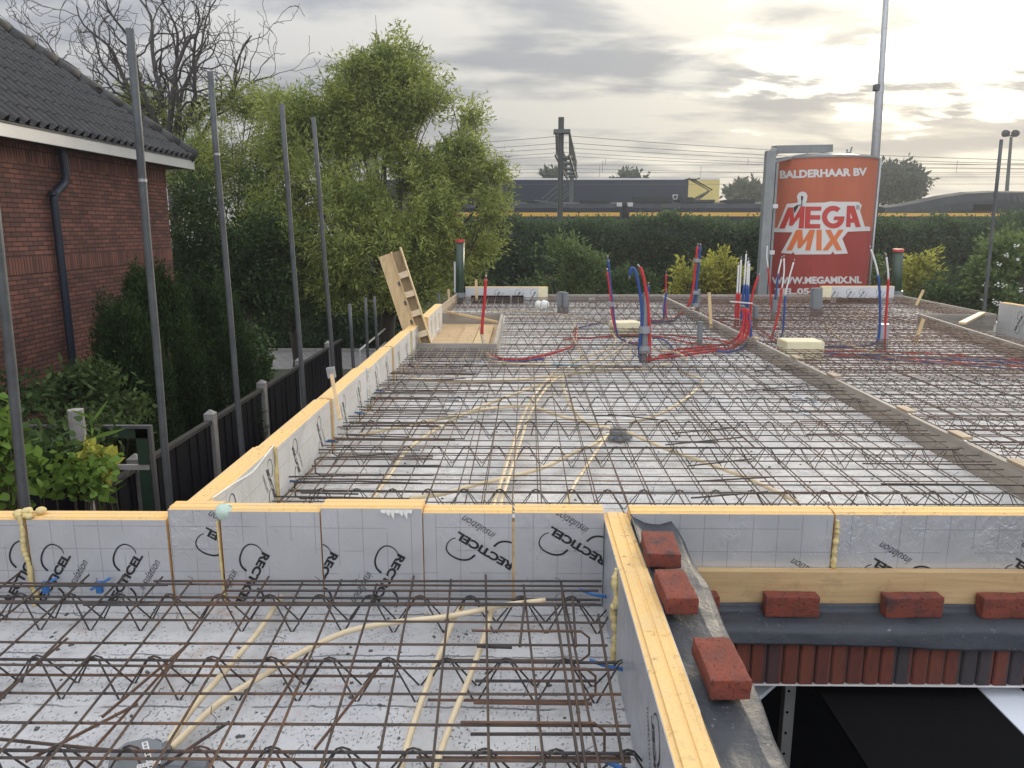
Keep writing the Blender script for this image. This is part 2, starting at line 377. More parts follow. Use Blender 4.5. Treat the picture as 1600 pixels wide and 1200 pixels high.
def m_paving():
    g = NG('paving'); x, y, z = g.xyz(); b = g.N('ShaderNodeTexBrick'); g.L(g.comb(x, y), b.inputs['Vector']); b.inputs['Scale'].default_value = 1
    b.inputs['Brick Width'].default_value = .3; b.inputs['Row Height'].default_value = .3; b.inputs['Mortar Size'].default_value = .012
    b.inputs['Color1'].default_value = (.22,.21,.20,1); b.inputs['Color2'].default_value = (.17,.165,.16,1); b.inputs['Mortar'].default_value = (.07,.07,.06,1)
    g.col(b.outputs[0]); g.rough(.9); g.bump(g.noise(20), .4); return g.m
MT = dict(
 slab=m_concrete_slab(), slabsun=m_concrete_slab((1.24, 1.20, 1.13), 'slab_concrete_sunlit'), core=m_core(),  # second slab tone: warm sun sheen on the back decks put into colour
 foil_x=m_foil('foil_facing', 0), foil_w=m_foil('foil_facing_wrinkled', 0, c1=(.52,.53,.545), wr_=.5, rough=.30), foil_y=m_foil('foil_facing_lit', 1, c1=(.66,.66,.64), metal=.15, rough=.45), foil_r=m_foil('foil_facing_inner', 1, c1=(.50,.52,.55)),  # side foil lightened, the light on the left parapet put into its colour
 foil_f=m_foil('foil_facing_far', 0, c1=(.60,.61,.62), grid=False, metal=.2),
 rebar=m_rebar('mesh_steel', (.065,.052,.044), (.10,.070,.052), (.18,.092,.05)),
 girder=m_rebar('girder_steel', (.045,.042,.042), (.075,.062,.055), (.13,.07,.045)),
 rusty=m_rebar('rusty_steel', (.10,.062,.045), (.15,.078,.048), (.22,.11,.055)),
 pvc=mat('cream_pvc', (.74,.61,.40), .42, var=.16, vscale=6), red=mat('red_jacket', (.52,.025,.03), .42, var=.2, vscale=12, bump=.3, bscale=150, bdist=.002),
 blue=mat('blue_jacket', (.022,.07,.27), .42, var=.25, vscale=12, bump=.3, bscale=150, bdist=.002), whitep=mat('white_pipe', (.72,.73,.72), .35, var=.1),
 grey=mat('grey_pvc', (.19,.21,.22), .42, var=.15), tape=mat('duct_tape', (.34,.36,.38), .4, metal=.3, var=.2, vscale=20, bump=.3, bscale=60),
 green=mat('green_pipe', (.025,.055,.035), .35, var=.2), redcap=mat('red_cap', (.55,.06,.05), .45, var=.1), brass=mat('dull_metal', (.30,.29,.27), .4, metal=.8, var=.2),
 form=m_wood('form_board', (.42,.375,.31), (.29,.26,.22), 'y', .8), formx=m_wood('form_board_cross', (.34,.31,.27), (.23,.21,.185), 'x', .8),
 formfresh=m_wood('form_top', (.46,.36,.24), (.33,.26,.18), 'y', .75),
 beam=m_wood('spruce_beam', (.56,.40,.21), (.43,.29,.145), 'x', .65), batten=m_wood('new_batten', (.66,.50,.28), (.52,.37,.19), 'z', .6),
 battenx=m_wood('new_batten_cross', (.66,.50,.28), (.52,.37,.19), 'x', .6), ply=m_wood('plywood', (.56,.41,.23), (.45,.31,.17), 'x', .6),
 epdm=m_epdm(), epdmshade=m_epdm((.022,.027,.036), (.036,.042,.054)), brick=m_facing((.215,.050,.029), (.125,.034,.024), .25),  # darker membrane copy: shade of the front ledge put into its colour
 brickdark=m_facing((.19,.045,.028), (.14,.038,.027), .75),
 soldier=m_soldier(), flatbrick=m_brickwall('flat_course', c1=(.20,.06,.04), c2=(.12,.05,.045), axis=0),
 mortar=mat('mortar', (.10,.095,.09), .95, bump=.5, bscale=80), galv=mat('galvanised', (.42,.43,.44), .45, metal=.6, var=.2, vscale=9),
 hwall=m_brickwall('house_brick'), hsold=m_brickwall('house_soldier', soldier=True), xwall=m_brickwall('extension_brick', axis=1), xwallx=m_brickwall('extension_brick_cross', axis=0),
 tile=m_tiles(), white=mat('white_paint', (.70,.69,.65), .45, var=.12, vscale=2.5, stretch=(1, 1, .2)), soffit=mat('dark_soffit', (.10,.10,.10), .7, var=.2),
 pipe=mat('dark_blue_pipe', (.018,.025,.045), .4, var=.2), scaf=mat('scaffold_tube', (.11,.12,.125), .6, metal=.3, var=.35, vscale=7, bump=.3, bscale=40),
 fpanel=m_wood('black_fence_board', (.008,.009,.013), (.014,.014,.018), 'z', .9, .1), frail=m_wood('grey_fence_cap', (.045,.044,.042), (.08,.076,.07), 'y', .9, .1),
 conc=mat('post_concrete', (.33,.32,.30), .9, var=.3, vscale=9, bump=.6, bscale=60), whitebar=mat('white_rail', (.55,.56,.56), .5, var=.15),
 ground=m_ground(), paving=m_paving(), bark=mat('bark', (.10,.085,.065), .9, var=.4, vscale=6, bump=.8, bscale=30, stretch=(1,1,.3)),
 greybark=mat('pale_bark', (.085,.075,.07), .9, var=.4, vscale=4, bump=.6, bscale=30),
 navy=mat('navy_cladding', (.010,.018,.040), .7, spec=.15, var=.15, vscale=.6), yel=mat('yellow_cladding', (.62,.50,.16), .6, var=.1), 
 trainyel=mat('train_yellow', (.72,.42,.07), .5, var=.1), trainnavy=mat('train_navy', (.02,.026,.048), .5, spec=.2, var=.25, vscale=.9), trainroof=mat('train_roof', (.04,.045,.052), .75, spec=.15, var=.35, vscale=2),
 trainglass=mat('train_glass', (.015,.018,.022), .15), paleb=mat('pale_box', (.55,.55,.52), .5, var=.1), mast=mat('mast_green', (.085,.10,.095), .6, var=.2), wire=mat('wire', (.10,.10,.11), .6),
 siloO=mat('silo_orange', (.50,.155,.09), .8, spec=.2, var=.18, vscale=2.0, stretch=(1,1,.4)), siloR=mat('silo_red', (.36,.072,.06), .8, spec=.2, var=.18, vscale=2.0, stretch=(1,1,.4)),
 silow=mat('silo_white', (.66,.65,.63), .5, var=.08), siloblack=mat('silo_black', (.02,.02,.02), .5), silored=mat('silo_letter_red', (.50,.05,.04), .45, var=.08), siloor=mat('silo_letter_orange', (.66,.17,.05), .45, var=.08),
 steel=mat('grey_frame_steel', (.27,.29,.29), .5, metal=.3, var=.25, vscale=3), ink=mat('black_print', (.015,.015,.018), .5), foam=mat('yellow_foam', (.72,.58,.27), .8, var=.2, vscale=30, bump=.8, bscale=60),
 whitefoam=mat('white_foam', (.76,.77,.72), .8, var=.1, bump=.4, bscale=30), mint=mat('mint_foam', (.55,.70,.60), .7, var=.25, vscale=20, bump=.6, bscale=40),
 eps=mat('cream_block', (.74,.68,.46), .8, var=.12, vscale=8, bump=.3, bscale=80), bluetie=mat('blue_tie', (.03,.16,.45), .4, var=.2), bluetarp=mat('blue_plastic', (.05,.22,.36), .4, var=.2),
 webdark=m_wood('web_board', (.30,.23,.13), (.22,.16,.09), 'z', .7), panelwood=m_wood('rung_wood', (.74,.62,.42), (.64,.50,.32), 'x', .6),
 black=mat('black_panel', (.008,.008,.009), .9, spec=.05, var=.3, vscale=1.5), panelwhite=mat('white_strip', (.72,.76,.82), .4, var=.05), shadesheet=mat('interior_shade', (.01,.011,.015), .7, var=.3),  # interior tone: shade of the opening put into wall and floor colour
)
def leafm(name, c, c2, tr=.35, isl=.45): return mat(name, c, .7, col2=c2, vscale=1.1, island=isl, trans=tr, spec=.15)
MT.update(willow=mat('willow_leaf', (.43,.46,.125), .7, col2=(.14,.20,.065), vscale=1.7, island=.45, trans=.5, spec=.15), dark=leafm('dark_leaf', (.035,.065,.022), (.07,.10,.032), .3),
 hedge=leafm('hedge_leaf', (.095,.15,.065), (.05,.085,.04), .4), shrub=leafm('shrub_leaf', (.11,.17,.06), (.15,.20,.07), .4),
 lime=leafm('yellow_leaf', (.50,.48,.08), (.24,.28,.07), .45), conifer=leafm('conifer_leaf', (.040,.070,.016), (.014,.028,.009), .15, .6),
 ivy=leafm('bright_leaf', (.15,.24,.04), (.09,.16,.035), .4), mid=leafm('mid_leaf', (.055,.10,.035), (.085,.13,.045), .35), far=leafm('far_leaf', (.05,.07,.04), (.07,.09,.05), .25),
 flower=mat('white_flower', (.75,.75,.70), .6))
# ------------------------------------------------------------------ setting: ground, path
GZ = -2.75
EMB = 27.5
def ground():
    m = MB(); xs = [-240, -60, -20, -8, 0, 8, 20, 60, 240]; ys = [-40, 0, 10, 20, EMB, 31, 36, 60, 120, 300]
    for i in range(len(xs)):
        for j in range(len(ys)):
            y = ys[j]; z = GZ if y <= EMB else (GZ+.5 if y <= 31 else GZ+1.3); m.v.append((xs[i], y, z))
    n = len(ys)
    for i in range(len(xs)-1):
        for j in range(n-1): a = i*n+j; m.f.append((a, a+n, a+n+1, a+1))
    struct(m.build('ground', MT['ground']))
ground()
struct(MB().box(-14, -3.2, 23.3, 26.6, GZ, GZ+.012).build('path', MT['paving']))
struct(MB().box(-14, -3.2, 26.6, 26.75, GZ, GZ+.12).build('kerb', MT['conc']))
# ------------------------------------------------------------------ slabs on the ground floor
XW0, XW1, WT = -1.47, -1.36, .10     # left parapet
FY0, FY1 = 2.98, 3.08                # front parapet
RX0, RX1 = .345, .445                # right return parapet
DX = P(1500, 686, z=.16).x           # divider plank
TOPZ = .384
bx0, byN = XW1, 16.3
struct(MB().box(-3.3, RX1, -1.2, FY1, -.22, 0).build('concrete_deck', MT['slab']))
m = MB(); m.box(XW0-.12, DX, FY1+.0, byN+.1, -.22, -.002); struct(m.build('concrete_deck', MT['slabsun']))
m = MB(); m.box(DX+.001, 6.66, FY1, byN+.1, -.22, -.004); struct(m.build('concrete_deck', MT['slabsun']))
m = MB(); m.box(6.661, 8.1, 12.85, byN+.1, -.22, -.003); struct(m.build('concrete_deck', MT['slabsun']))
# carrying walls below
ext = empty('brick_extension', (0, 0, GZ), 'unfinished brick ground storey carrying the concrete decks, below the parapets', 'building')
MB().box(-1.70, -1.60, 3.1, 16.4, GZ, -.24).build('wall', MT['xwall'], ext)
MB().box(-3.45, -3.35, -1.2, 3.06, GZ, -.03).build('wall', MT['xwall'], ext)
MB().box(-3.35, -1.72, 3.0, 3.06, GZ, -.24).build('wall', MT['xwallx'], ext)
MB().box(-1.6, 8.1, 16.2, 16.38, GZ, -.24).build('wall', MT['xwallx'], ext)
MB().box(.47, .61, -1.2, 2.79, GZ, .30).build('wall', MT['xwall'], ext)
MB().box(6.4, 6.6, 3.1, 16.2, GZ, -.24).build('wall', MT['shadesheet'], ext)  # near-black walls and floor added to keep the opening below dark
MB().box(.66, 6.4, 8.0, 8.1, GZ, -.24).build('wall', MT['shadesheet'], ext)
MB().box(.66, 6.4, -1.0, 8.0, GZ+.01, GZ+.03).build('shade_floor', MT['shadesheet'], ext)

# ------------------------------------------------------------------ text / logo
def text_mesh(body, size=1.0, bold=0.0, shear=0.0):
    cu = bpy.data.curves.new('t', 'FONT'); cu.body = body; cu.size = size; cu.offset = bold; cu.shear = shear
    cu.resolution_u = 3; ob = bpy.data.objects.new('t', cu); C.objects.link(ob)
    dg = bpy.context.evaluated_depsgraph_get(); me = bpy.data.meshes.new_from_object(ob.evaluated_get(dg))
    vs = [tuple(v.co)[:2] for v in me.vertices]; fs = [tuple(p.vertices) for p in me.polygons]
    bpy.data.objects.remove(ob); bpy.data.meshes.remove(me)
    x0 = min(v[0] for v in vs); x1 = max(v[0] for v in vs); y0 = min(v[1] for v in vs); y1 = max(v[1] for v in vs)
    return vs, fs, (x0, x1, y0, y1)
def fit(body, x, y, wd, h, bold=.02, shear=0.):
    vs, fs, (x0, x1, y0, y1) = text_mesh(body, 1, bold, shear)
    return [(x+(a-x0)/(x1-x0)*wd, y+(b-y0)/(y1-y0)*h) for a, b in vs], fs
def logo_mesh():
    V = []; Fc = []
    def addm(vs, fs): b = len(V); V.extend(vs); Fc.extend([tuple(b+i for i in f) for f in fs])
    addm(*fit('RECTiCEL', 0, 0, 1.0, .135, .045))
    addm(*fit('insulation', .50, -.27, .56, .13, -.006, .35))
    arc = [(.585,.20),(.62,.30),(.70,.37),(.80,.40),(.92,.40),(1.01,.35),(1.04,.26),(1.02,.17),(.98,.12)]
    arc = [tuple(p)[:2] for p in spline([(a, b, 0) for a, b in arc], 4)]
    for sgn in (1, -1):
        vs = []; fs = []; n = len(arc)
        for i, (a, b) in enumerate(arc):
            t = i/(n-1); wd = .017*(1-t)+.006*t
            p0 = arc[max(i-1, 0)]; p1 = arc[min(i+1, n-1)]; dx, dy = p1[0]-p0[0], p1[1]-p0[1]; l = math.hypot(dx, dy)
            nx, ny = -dy/l*wd, dx/l*wd
            for q in ((a+nx, b+ny), (a-nx, b-ny)):
                if sgn < 0: q = (1-q[0], .13-q[1])
                vs.append(q)
            if i: fs.append((2*i-2, 2*i-1, 2*i+1, 2*i))
        addm(vs, fs)
    return V, Fc
LV, LF = logo_mesh()
def logo(parent, origin, ux, uz, cx, cz, ang, length, rect, nrm, mirror=False, name='printed_logo'):
    """logo flat on a board: origin+ux*u+uz*v, clipped to rect (u0,u1,v0,v1)"""
    bm = bmesh.new(); ca, sa = math.cos(ang), math.sin(ang)
    vs = []
    for a, b in LV:
        a, b = (a-.5)*length, (b-.065)*length
        vs.append(bm.verts.new((cx+a*ca-b*sa, cz+a*sa+b*ca, 0)))
    for f in LF:
        try: bm.faces.new([vs[i] for i in f])
        except ValueError: pass
    for co_, no in (((rect[0],0,0),(-1,0,0)), ((rect[1],0,0),(1,0,0)), ((0,rect[2],0),(0,-1,0)), ((0,rect[3],0),(0,1,0))):
        bmesh.ops.bisect_plane(bm, geom=bm.verts[:]+bm.edges[:]+bm.faces[:], plane_co=co_, plane_no=no, clear_outer=True)
    if not bm.faces: bm.free(); return
    o, ux, uz, nn = Vector(origin), Vector(ux), Vector(uz), Vector(nrm)*.0016
    for v in bm.verts: v.co = o + ux*v.co.x + uz*v.co.y + nn
    me = bpy.data.meshes.new(name); bm.to_mesh(me); bm.free(); me.materials.append(MT['ink'])
    ob = bpy.data.objects.new(name, me); C.objects.link(ob); ob.parent = parent; ob.location = -parent.location
    return ob
# ------------------------------------------------------------------ insulation boards
def board(x0, x1, y0, y1, top, label, axis, face, fmat, z0=0.0, group='insulation boards forming the deck parapets', base=None):
    """axis 'x' or 'y' = running direction; face list of sides carrying foil ('-y','+y','+x','-x')"""
    b = empty('insulation_board', ((x0+x1)/2, (y0+y1)/2, z0), label, 'insulation board', group)
    h = top; r = .006; g = rnd.uniform(-.003, .003)
    prof = [(0, z0), (0, h-r), (.014, h-r), (.017, h), (.050+g, h), (.053+g, h-.004), (.058+g, h-.004), (.061+g, h), (.083, h), (.086, h-r), (.1, h-r), (.1, z0)]
    m = MB()
    if axis == 'x': m.extrude([[(x0, y0+p*(y1-y0)/.1, q) for p, q in prof], [(x1, y0+p*(y1-y0)/.1, q) for p, q in prof]], 0, 0)
    else: m.extrude([[(x0+p*(x1-x0)/.1, y0, q) for p, q in prof], [(x0+p*(x1-x0)/.1, y1, q) for p, q in prof]], 0, 0)
    m.build('foam_core', MT['core'], b)
    e = .0022
    for f in face:
        m = MB(); zt = h-r-.001
        if f == '-y': m.box(x0, x1, y0-e, y0-.0002, z0+.001, zt)
        if f == '+y': m.box(x0, x1, y1+.0002, y1+e, z0+.001, zt)
        if f == '-x': m.box(x0-e, x0-.0002, y0, y1, z0+.001, zt)
        if f == '+x': m.box(x1+.0002, x1+e, y0, y1, z0+.001, zt)
        m.build('foil_facing', fmat, b)
    return b
def pz(px, py, Y): v = P(px, py, Y=Y); return v.x, v.z
front = [ # px0, px1, py top of facing, label, logos: list of (u px, v py, angle deg, length)
 (-70, 37, 811.5, 'foil faced board at the left picture edge of the front parapet before a foam seam', [((35, 900), 57, .27)]),
 (41, 259, 811.5, 'long low foil faced board with two upward slanting logos, left part of the front parapet', [((84, 905), 57, .27), ((196, 905), 57, .27)]),
 (262, 340, 796, 'short foil faced board between the low left board and the mint foam blob', [((366, 852), 150, .27)]),
 (344, 499, 799, 'foil faced board right of the mint foam blob with one logo reading downwards', [((394, 905), 240, .27)]),
 (501, 659, 794, 'foil faced board standing slightly proud of its neighbours, torn white foil on its top edge', [((500, 905), 240, .27), ((604, 908), 240, .27)]),
 (661, 800, 801.5, 'foil faced board with upside down logo, second from the black membrane in the front parapet', [((757, 860), 148, .27)]),
 (804, 944, 801, 'wrinkled foil faced board with upside down logo, ending at the corner beside the membrane', [((902, 852), 148, .27)]),
 (986, 1303, 802.5, 'foil faced board above the timber beam, between the corner and the yellow foam seam', [((1145, 770), 152, .27), ((1268, 925), 150, .27)]),
 (1306, 2640, 804, 'wrinkled foil faced board above the timber beam, right of the yellow foam seam', [((1405, 900), 150, .27), ((1475, 775), 150, .27), ((1625, 900), 150, .27), ((1800, 900), 150, .27), ((2050, 900), 150, .27)]),
]
for k, (a, b_, py, lab, lg) in enumerate(front):
    yf = FY0 - (.012 if k == 4 else 0); x0, zt = pz(a, py, yf); x1, _ = pz(b_, py, yf); zt += .006
    bd = board(x0, x1, yf, FY1 if k != 4 else FY1-.002, zt, lab, 'x', ['-y'] + (['+y'] if k > 0 else []), MT['foil_w' if k in (6, 8, 2) else 'foil_x'])
    for (ux, vy), ang, ln in lg:
        cx, cz = pz(ux, vy, yf)
        logo(bd, (0, yf-.0022, 0), (1,0,0), (0,0,1), cx, cz, R(ang), ln, (x0+.001, x1-.001, .002, zt-.009), (0,-1,0))
# left parapet of the back deck
ys = [3.085, 4.05, 5.25, 6.45, 7.65, 8.85, 9.95]
for k in range(6):
    nm = ['nearest to the camera', 'second from the front corner', 'third from the front corner', 'fourth from the front corner', 'fifth from the front corner', 'ending beside the stair opening'][k]
    off = .012*k/6; lean = .018*k
    bd = board(XW0+lean, XW1+lean, ys[k]+.004, ys[k+1]-.004, TOPZ+rnd.uniform(-.003,.003), f'pale foil faced board of the left parapet, {nm}', 'y', ['+x','-x'], MT['foil_y'])
    for q in range(2):
        u = ys[k] + .33 + .55*q
        logo(bd, (XW1+lean+.0022, 0, 0), (0,-1,0), (0,0,1), -u, .2, R(62 if k % 2 == 0 else -120), .23, (-(ys[k+1]-.01), -(ys[k]+.01), .002, TOPZ-.012), (1,0,0))
bd = board(XW0+.11, XW1+.11, 10.25, 12.05, TOPZ, 'pale foil faced board of the left parapet, standing behind the leaning timber frame', 'y', ['+x','-x'], MT['foil_y'])
for u in (10.6, 11.1, 11.6): logo(bd, (XW1+.1122, 0, 0), (0,-1,0), (0,0,1), -u, .2, R(62), .25, (-12.04, -10.26, .002, TOPZ-.012), (1,0,0))
# right return parapet
jy = P(990, 886, z=TOPZ).y
bd = board(RX0, RX1, jy+.003, FY1-.005, TOPZ, 'short grooved foam board at the far end of the right return parapet beside the membrane', 'y', ['-x','+x'], MT['foil_r'])
bd = board(RX0, RX1, -1.1, jy-.003, TOPZ+.004, 'long grooved foam board running from the camera along the black membrane', 'y', ['-x','+x'], MT['foil_r'])
logo(bd, (RX0-.0022, 0, 0), (0,1,0), (0,0,1), 1.72, .2, R(60), .27, (1.2, jy-.01, .002, TOPZ-.01), (-1,0,0))
# far boards
def farboard(pxa, pxb, pyt, Y, label, lg, endc=1):
    a = P(pxa, pyt, Y=Y); b_ = P(pxb, pyt, Y=Y)
    bd = board(a.x, b_.x, Y, Y+.1, a.z, label, 'x', ['-y'], MT['foil_f'], z0=.0, group='insulation boards at the far deck edge')
    ex = b_.x if endc > 0 else a.x+.2
    MB().box(ex-.2, ex, Y-.03, Y-.003, .0, a.z-.008).build('bare_end', MT['eps'], bd)
    for g in lg:
        c = P(g, pyt+16, Y=Y); logo(bd, (0, Y-.0022, 0), (1,0,0), (0,0,1), c.x, c.z, R(60), .26, (a.x, b_.x, .0, a.z-.01), (0,-1,0))
    return bd
farboard(727, 856, 448, 16.05, 'pale board standing at the far left deck edge beside the dark green pipe', (776, 808, 832))
farboard(1284, 1398, 447, 16.05, 'pale board standing at the far right deck edge in front of the red silo', (1300, 1325, 1345, 1372), -1)
a = P(1562, 472, X=7.75)
bd = board(7.75, 7.87, 9.0, a.y, a.z, 'tall pale board with rounded corner at the right picture edge', 'y', ['-x','+x'], MT['foil_y'], z0=-.25)
for u in (a.y-.55, a.y-1.25, a.y-1.9): logo(bd, (7.7478, 0, 0), (0,-1,0), (0,0,1), -u, .1, R(60), .3, (-a.y+.01, -9.01, -.2, a.z-.01), (-1,0,0))
p1 = P(709, 409, Y=15.9); MB().box(p1.x, p1.x+.1, 15.9, 15.95, 0, p1.z).build('board_strip', MT['foil_f'])
tag(bpy.data.objects['board_strip'], 'narrow pale board strip standing left of the dark green pipe', 'board')
# dark openings in far boards: their shade put in as black strips
for k, (xa, xb) in enumerate(((736, 797), (800, 818))):
    a, b_ = P(xa, 462, Y=16.0), P(xb, 473, Y=16.0)
    tag(MB().box(a.x, b_.x, 15.99, 16.04, b_.z, a.z).build('opening_strip', MT['black']), f"{['longer', 'shorter'][k]} black strip for a dark opening in the far left pale board", 'dark opening')
for k, (xa, xb) in enumerate(((1285, 1297), (1308, 1323), (1325, 1374))):
    a, b_ = P(xa, 466+(k == 0)*3, Y=16.0), P(xb, 474, Y=16.0)
    tag(MB().box(a.x, b_.x, 15.99, 16.04, b_.z, a.z).build('opening_strip', MT['black']), f"{['smallest', 'middle', 'longest'][k]} black strip for a dark opening in the far right pale board", 'dark opening')
# foam seams and blobs
def bead(name, pts, r, mt, label, cat='foam seam', n=8, jit=.35):
    sp = spline(pts, 10); m = MB(); m.tube(sp, [r*(1+rnd.uniform(-jit, jit)) for _ in sp], n); return tag(m.build(name, mt, smooth=True), label, cat)
x, _ = pz(39.5, 850, FY0)
bead('foam_seam', [(x-.004, FY0-.008, .40), (x+.004, FY0-.012, .33), (x-.002, FY0-.01, .25), (x+.012, FY0-.011, .17), (x+.012, FY0-.012, .09), (x+.03, FY0-.012, .03), (x+.02, FY0-.02, .0)], .0095, MT['foam'], 'bumpy yellow foam seam on the left of the front parapet')
m = MB()
for k in range(9):
    c = Vector((x+rnd.uniform(-.03,.07), FY0+rnd.uniform(-.01,.05), .392+rnd.uniform(-.005,.012))); r_ = rnd.uniform(.012,.024)
    m.grid(lambda u, v: c+Vector((math.cos(2*math.pi*u)*math.sin(math.pi*v), math.sin(2*math.pi*u)*math.sin(math.pi*v), math.cos(math.pi*v)*.7))*r_, 10, 6)
tag(m.build('foam_blob', MT['foam'], smooth=True), 'knot of yellow foam on top of the left foam seam', 'foam')
x, _ = pz(342, 850, FY0); bead('foam_seam', [(x, FY0-.001, .375), (x+.003, FY0-.002, .2), (x+.006, FY0-.001, .01)], .006, MT['foam'], 'thin yellow foam line under the mint foam blob')
x, _ = pz(1304.5, 850, FY0); bead('foam_seam', [(x, FY0-.004, .39), (x+.002, FY0-.006, .33), (x-.002, FY0-.006, .26), (x, FY0-.004, .185)], .010, MT['foam'], 'yellow foam seam between the two boards above the timber beam')
x, _ = pz(802.3, 850, FY0); tag(MB().box(x-.005, x+.005, FY0-.003, FY0+.05, 0, .374).build('foam_seam', MT['beam']), 'brown filled joint between the two upside down logos', 'joint')
bead('foam_seam', [(RX0-.002, jy+.02, .37), (RX0-.012, jy, .33), (RX0-.006, jy-.01, .25), (RX0-.016, jy, .22), (RX0-.004, jy+.01, .12), (RX0-.012, jy, .02)], .011, MT['foam'], 'dripping yellow foam seam on the inner side of the right return parapet')
c = P(349, 785, Y=3.0); c.z = .405
m = MB(); m.grid(lambda u, v: c+Vector((math.cos(2*math.pi*u)*math.sin(math.pi*v), math.sin(2*math.pi*u)*math.sin(math.pi*v)*.8, math.cos(math.pi*v)*.9))*(.040*(1+.10*noise.noise(Vector((u*6, v*6, 0)))) ), 20, 12)
tag(m.build('foam_blob', MT['mint'], smooth=True), 'round pale mint foam blob on the front parapet', 'foam')
bead('foam_seam', [(XW1-.0, 3.2, .39), (XW1+.006, 3.45, .375), (XW1+.003, 3.7, .35), (XW1+.004, 3.9, .372), (XW1, 4.05, .385)], .004, MT['whitefoam'], 'thin white foam string along the left parapet top near the mint blob')
for k, (yy, mt_) in enumerate(((4.05, 'foam'), (8.85, 'foam'), (6.45, 'whitefoam'))):
    ln = .018*(yy-4)/1.2
    bead('foam_seam', [(XW1+ln+.004, yy, .385), (XW1+ln+.009, yy+.01, .3), (XW1+ln+.006, yy-.01, .2), (XW1+ln+.01, yy, .05)], .010, MT[mt_], ['yellow foam seam on the left parapet face nearest the front corner', 'yellow foam seam on the left parapet face near the stair opening', 'white foam seam halfway along the left parapet face'][k])
t = MB(); a = P(594, 797, Y=2.96)
for k in range(7):
    q = a+Vector((.018*k, 0, 0)); t.add([q, q+Vector((.025, -.004, .006)), q+Vector((.02, -.008, -.012*(1+k % 3))), q+Vector((.004, -.003, -.01))], [(0,1,2,3)])
tag(t.build('torn_foil', MT['whitefoam']), 'torn scrap of white foil on the edge of the proud front board', 'foil scrap')
# ------------------------------------------------------------------ membrane, beam, lintel
def membrane_side():
    m = MB()
    def fn(u, v):
        y = -1.0 + u*3.98; q = v
        e = max(0, (y-2.3)/.68); wv = noise.noise(Vector((y*2.2, q*2, 3)))*.012
        edge = .637 + .012*math.sin(y*3) + .01*noise.noise(Vector((y*4, 0, 0)))
        key = [(0, .4475, .376+.035*e*e+.004*math.sin(y*5)), (.12, .458, .350+.05*e), (.3, .50, .352+.03*e*e), (.55, .57, .358+.02*e*e), (.72, edge-.03, .352+.035*e*e), (.80, edge, .335), (.9, edge+.014, .18), (1, edge+.012, -.32 if y < 2.7 else .1)]
        for i in range(len(key)-1):
            if q <= key[i+1][0]+1e-9:
                t_ = (q-key[i][0])/(key[i+1][0]-key[i][0]); t_ = t_*t_*(3-2*t_) if 0 < i < 5 else t_
                x = key[i][1]+(key[i+1][1]-key[i][1])*t_; z = key[i][2]+(key[i+1][2]-key[i][2])*t_; break
        z += wv*(1 if q < .75 else .2) + .006*noise.noise(Vector((y*9, x*14, 1)))
        return (x+(.012*noise.noise(Vector((y*3, q*3, 7))) if q > .75 else 0), y, z)
    m.grid(fn, 150, 40); o = m.build('membrane_strip', MT['epdm'], smooth=True)
    md = o.modifiers.new('thick', 'SOLIDIFY'); md.thickness = .003; md.offset = -1
    return tag(o, 'dark grey bitumen membrane draped over the side wall with three bricks on it', 'membrane')
membrane_side()
def membrane_front():
    m = MB()
    def fn(u, v):
        x = .69 + u*4.2; w1 = .010*math.sin(x*2.3)+.02*noise.noise(Vector((x*1.4, 0, 2)))
        key = [(0, 2.925, .05), (.12, 2.915, .018), (.5, 2.82, .012), (.62, 2.792, .0), (1, 2.775, -.055+w1)]
        for i in range(4):
            if v <= key[i+1][0]+1e-9:
                t_ = (v-key[i][0])/(key[i+1][0]-key[i][0]); y = key[i][1]+(key[i+1][1]-key[i][1])*t_; z = key[i][2]+(key[i+1][2]-key[i][2])*t_; break
        return (x, y-(.008*noise.noise(Vector((x*4, v*2, 4))) if v > .6 else 0), z+.004*noise.noise(Vector((x*7, y*9, 0))))
    m.grid(fn, 160, 20); o = m.build('membrane_strip', MT['epdmshade'], smooth=True)
    md = o.modifiers.new('thick', 'SOLIDIFY'); md.thickness = .0025; md.offset = -1
    return tag(o, 'dark bitumen membrane hanging over the brick lintel under the timber beam', 'membrane')
membrane_front()
tag(MB().box(.68, 5.0, 2.932, 2.974, .022, .183).build('timber_beam', MT['beam']), 'long pale spruce beam fixed below the front insulation boards', 'beam')
lt = empty('brick_lintel', (2.5, 2.85, -.13), 'brick lintel of upright red and grey bricks over the dark opening', 'lintel')
m = MB(); k = 0; xx = .66
while xx < 5:
    j = rnd.uniform(-.003, .003); c_ = .006; x0, x1 = xx+.002, xx+.0615-.001; y0 = 2.80+j; z0, z1 = -.235+rnd.uniform(-.002,.002), -.052
    pr = [(x0+c_, y0), (x1-c_, y0), (x1, y0+c_), (x1, 2.9), (x0, 2.9), (x0, y0+c_)]
    m.extrude([[(a, b, z0) for a, b in pr], [(a, b, z1) for a, b in pr]], 0, 0)
    xx += .0645; k += 1
m.build('soldier_course', MT['soldier'], lt)
MB().box(.66, 5, 2.812, 2.91, -.232, -.046).build('mortar_bed', MT['mortar'], lt)
MB().box(.66, 5, 2.803, 2.90, -.045, .003).build('flat_course', MT['flatbrick'], lt)
MB().box(.66, 5, 2.797, 2.95, -.244, -.238).build('steel_angle', MT['silow'], lt)
MB().box(.66, 5, 2.915, 3.08, -.236, -.222).build('lintel_bed', MT['mortar'], lt)
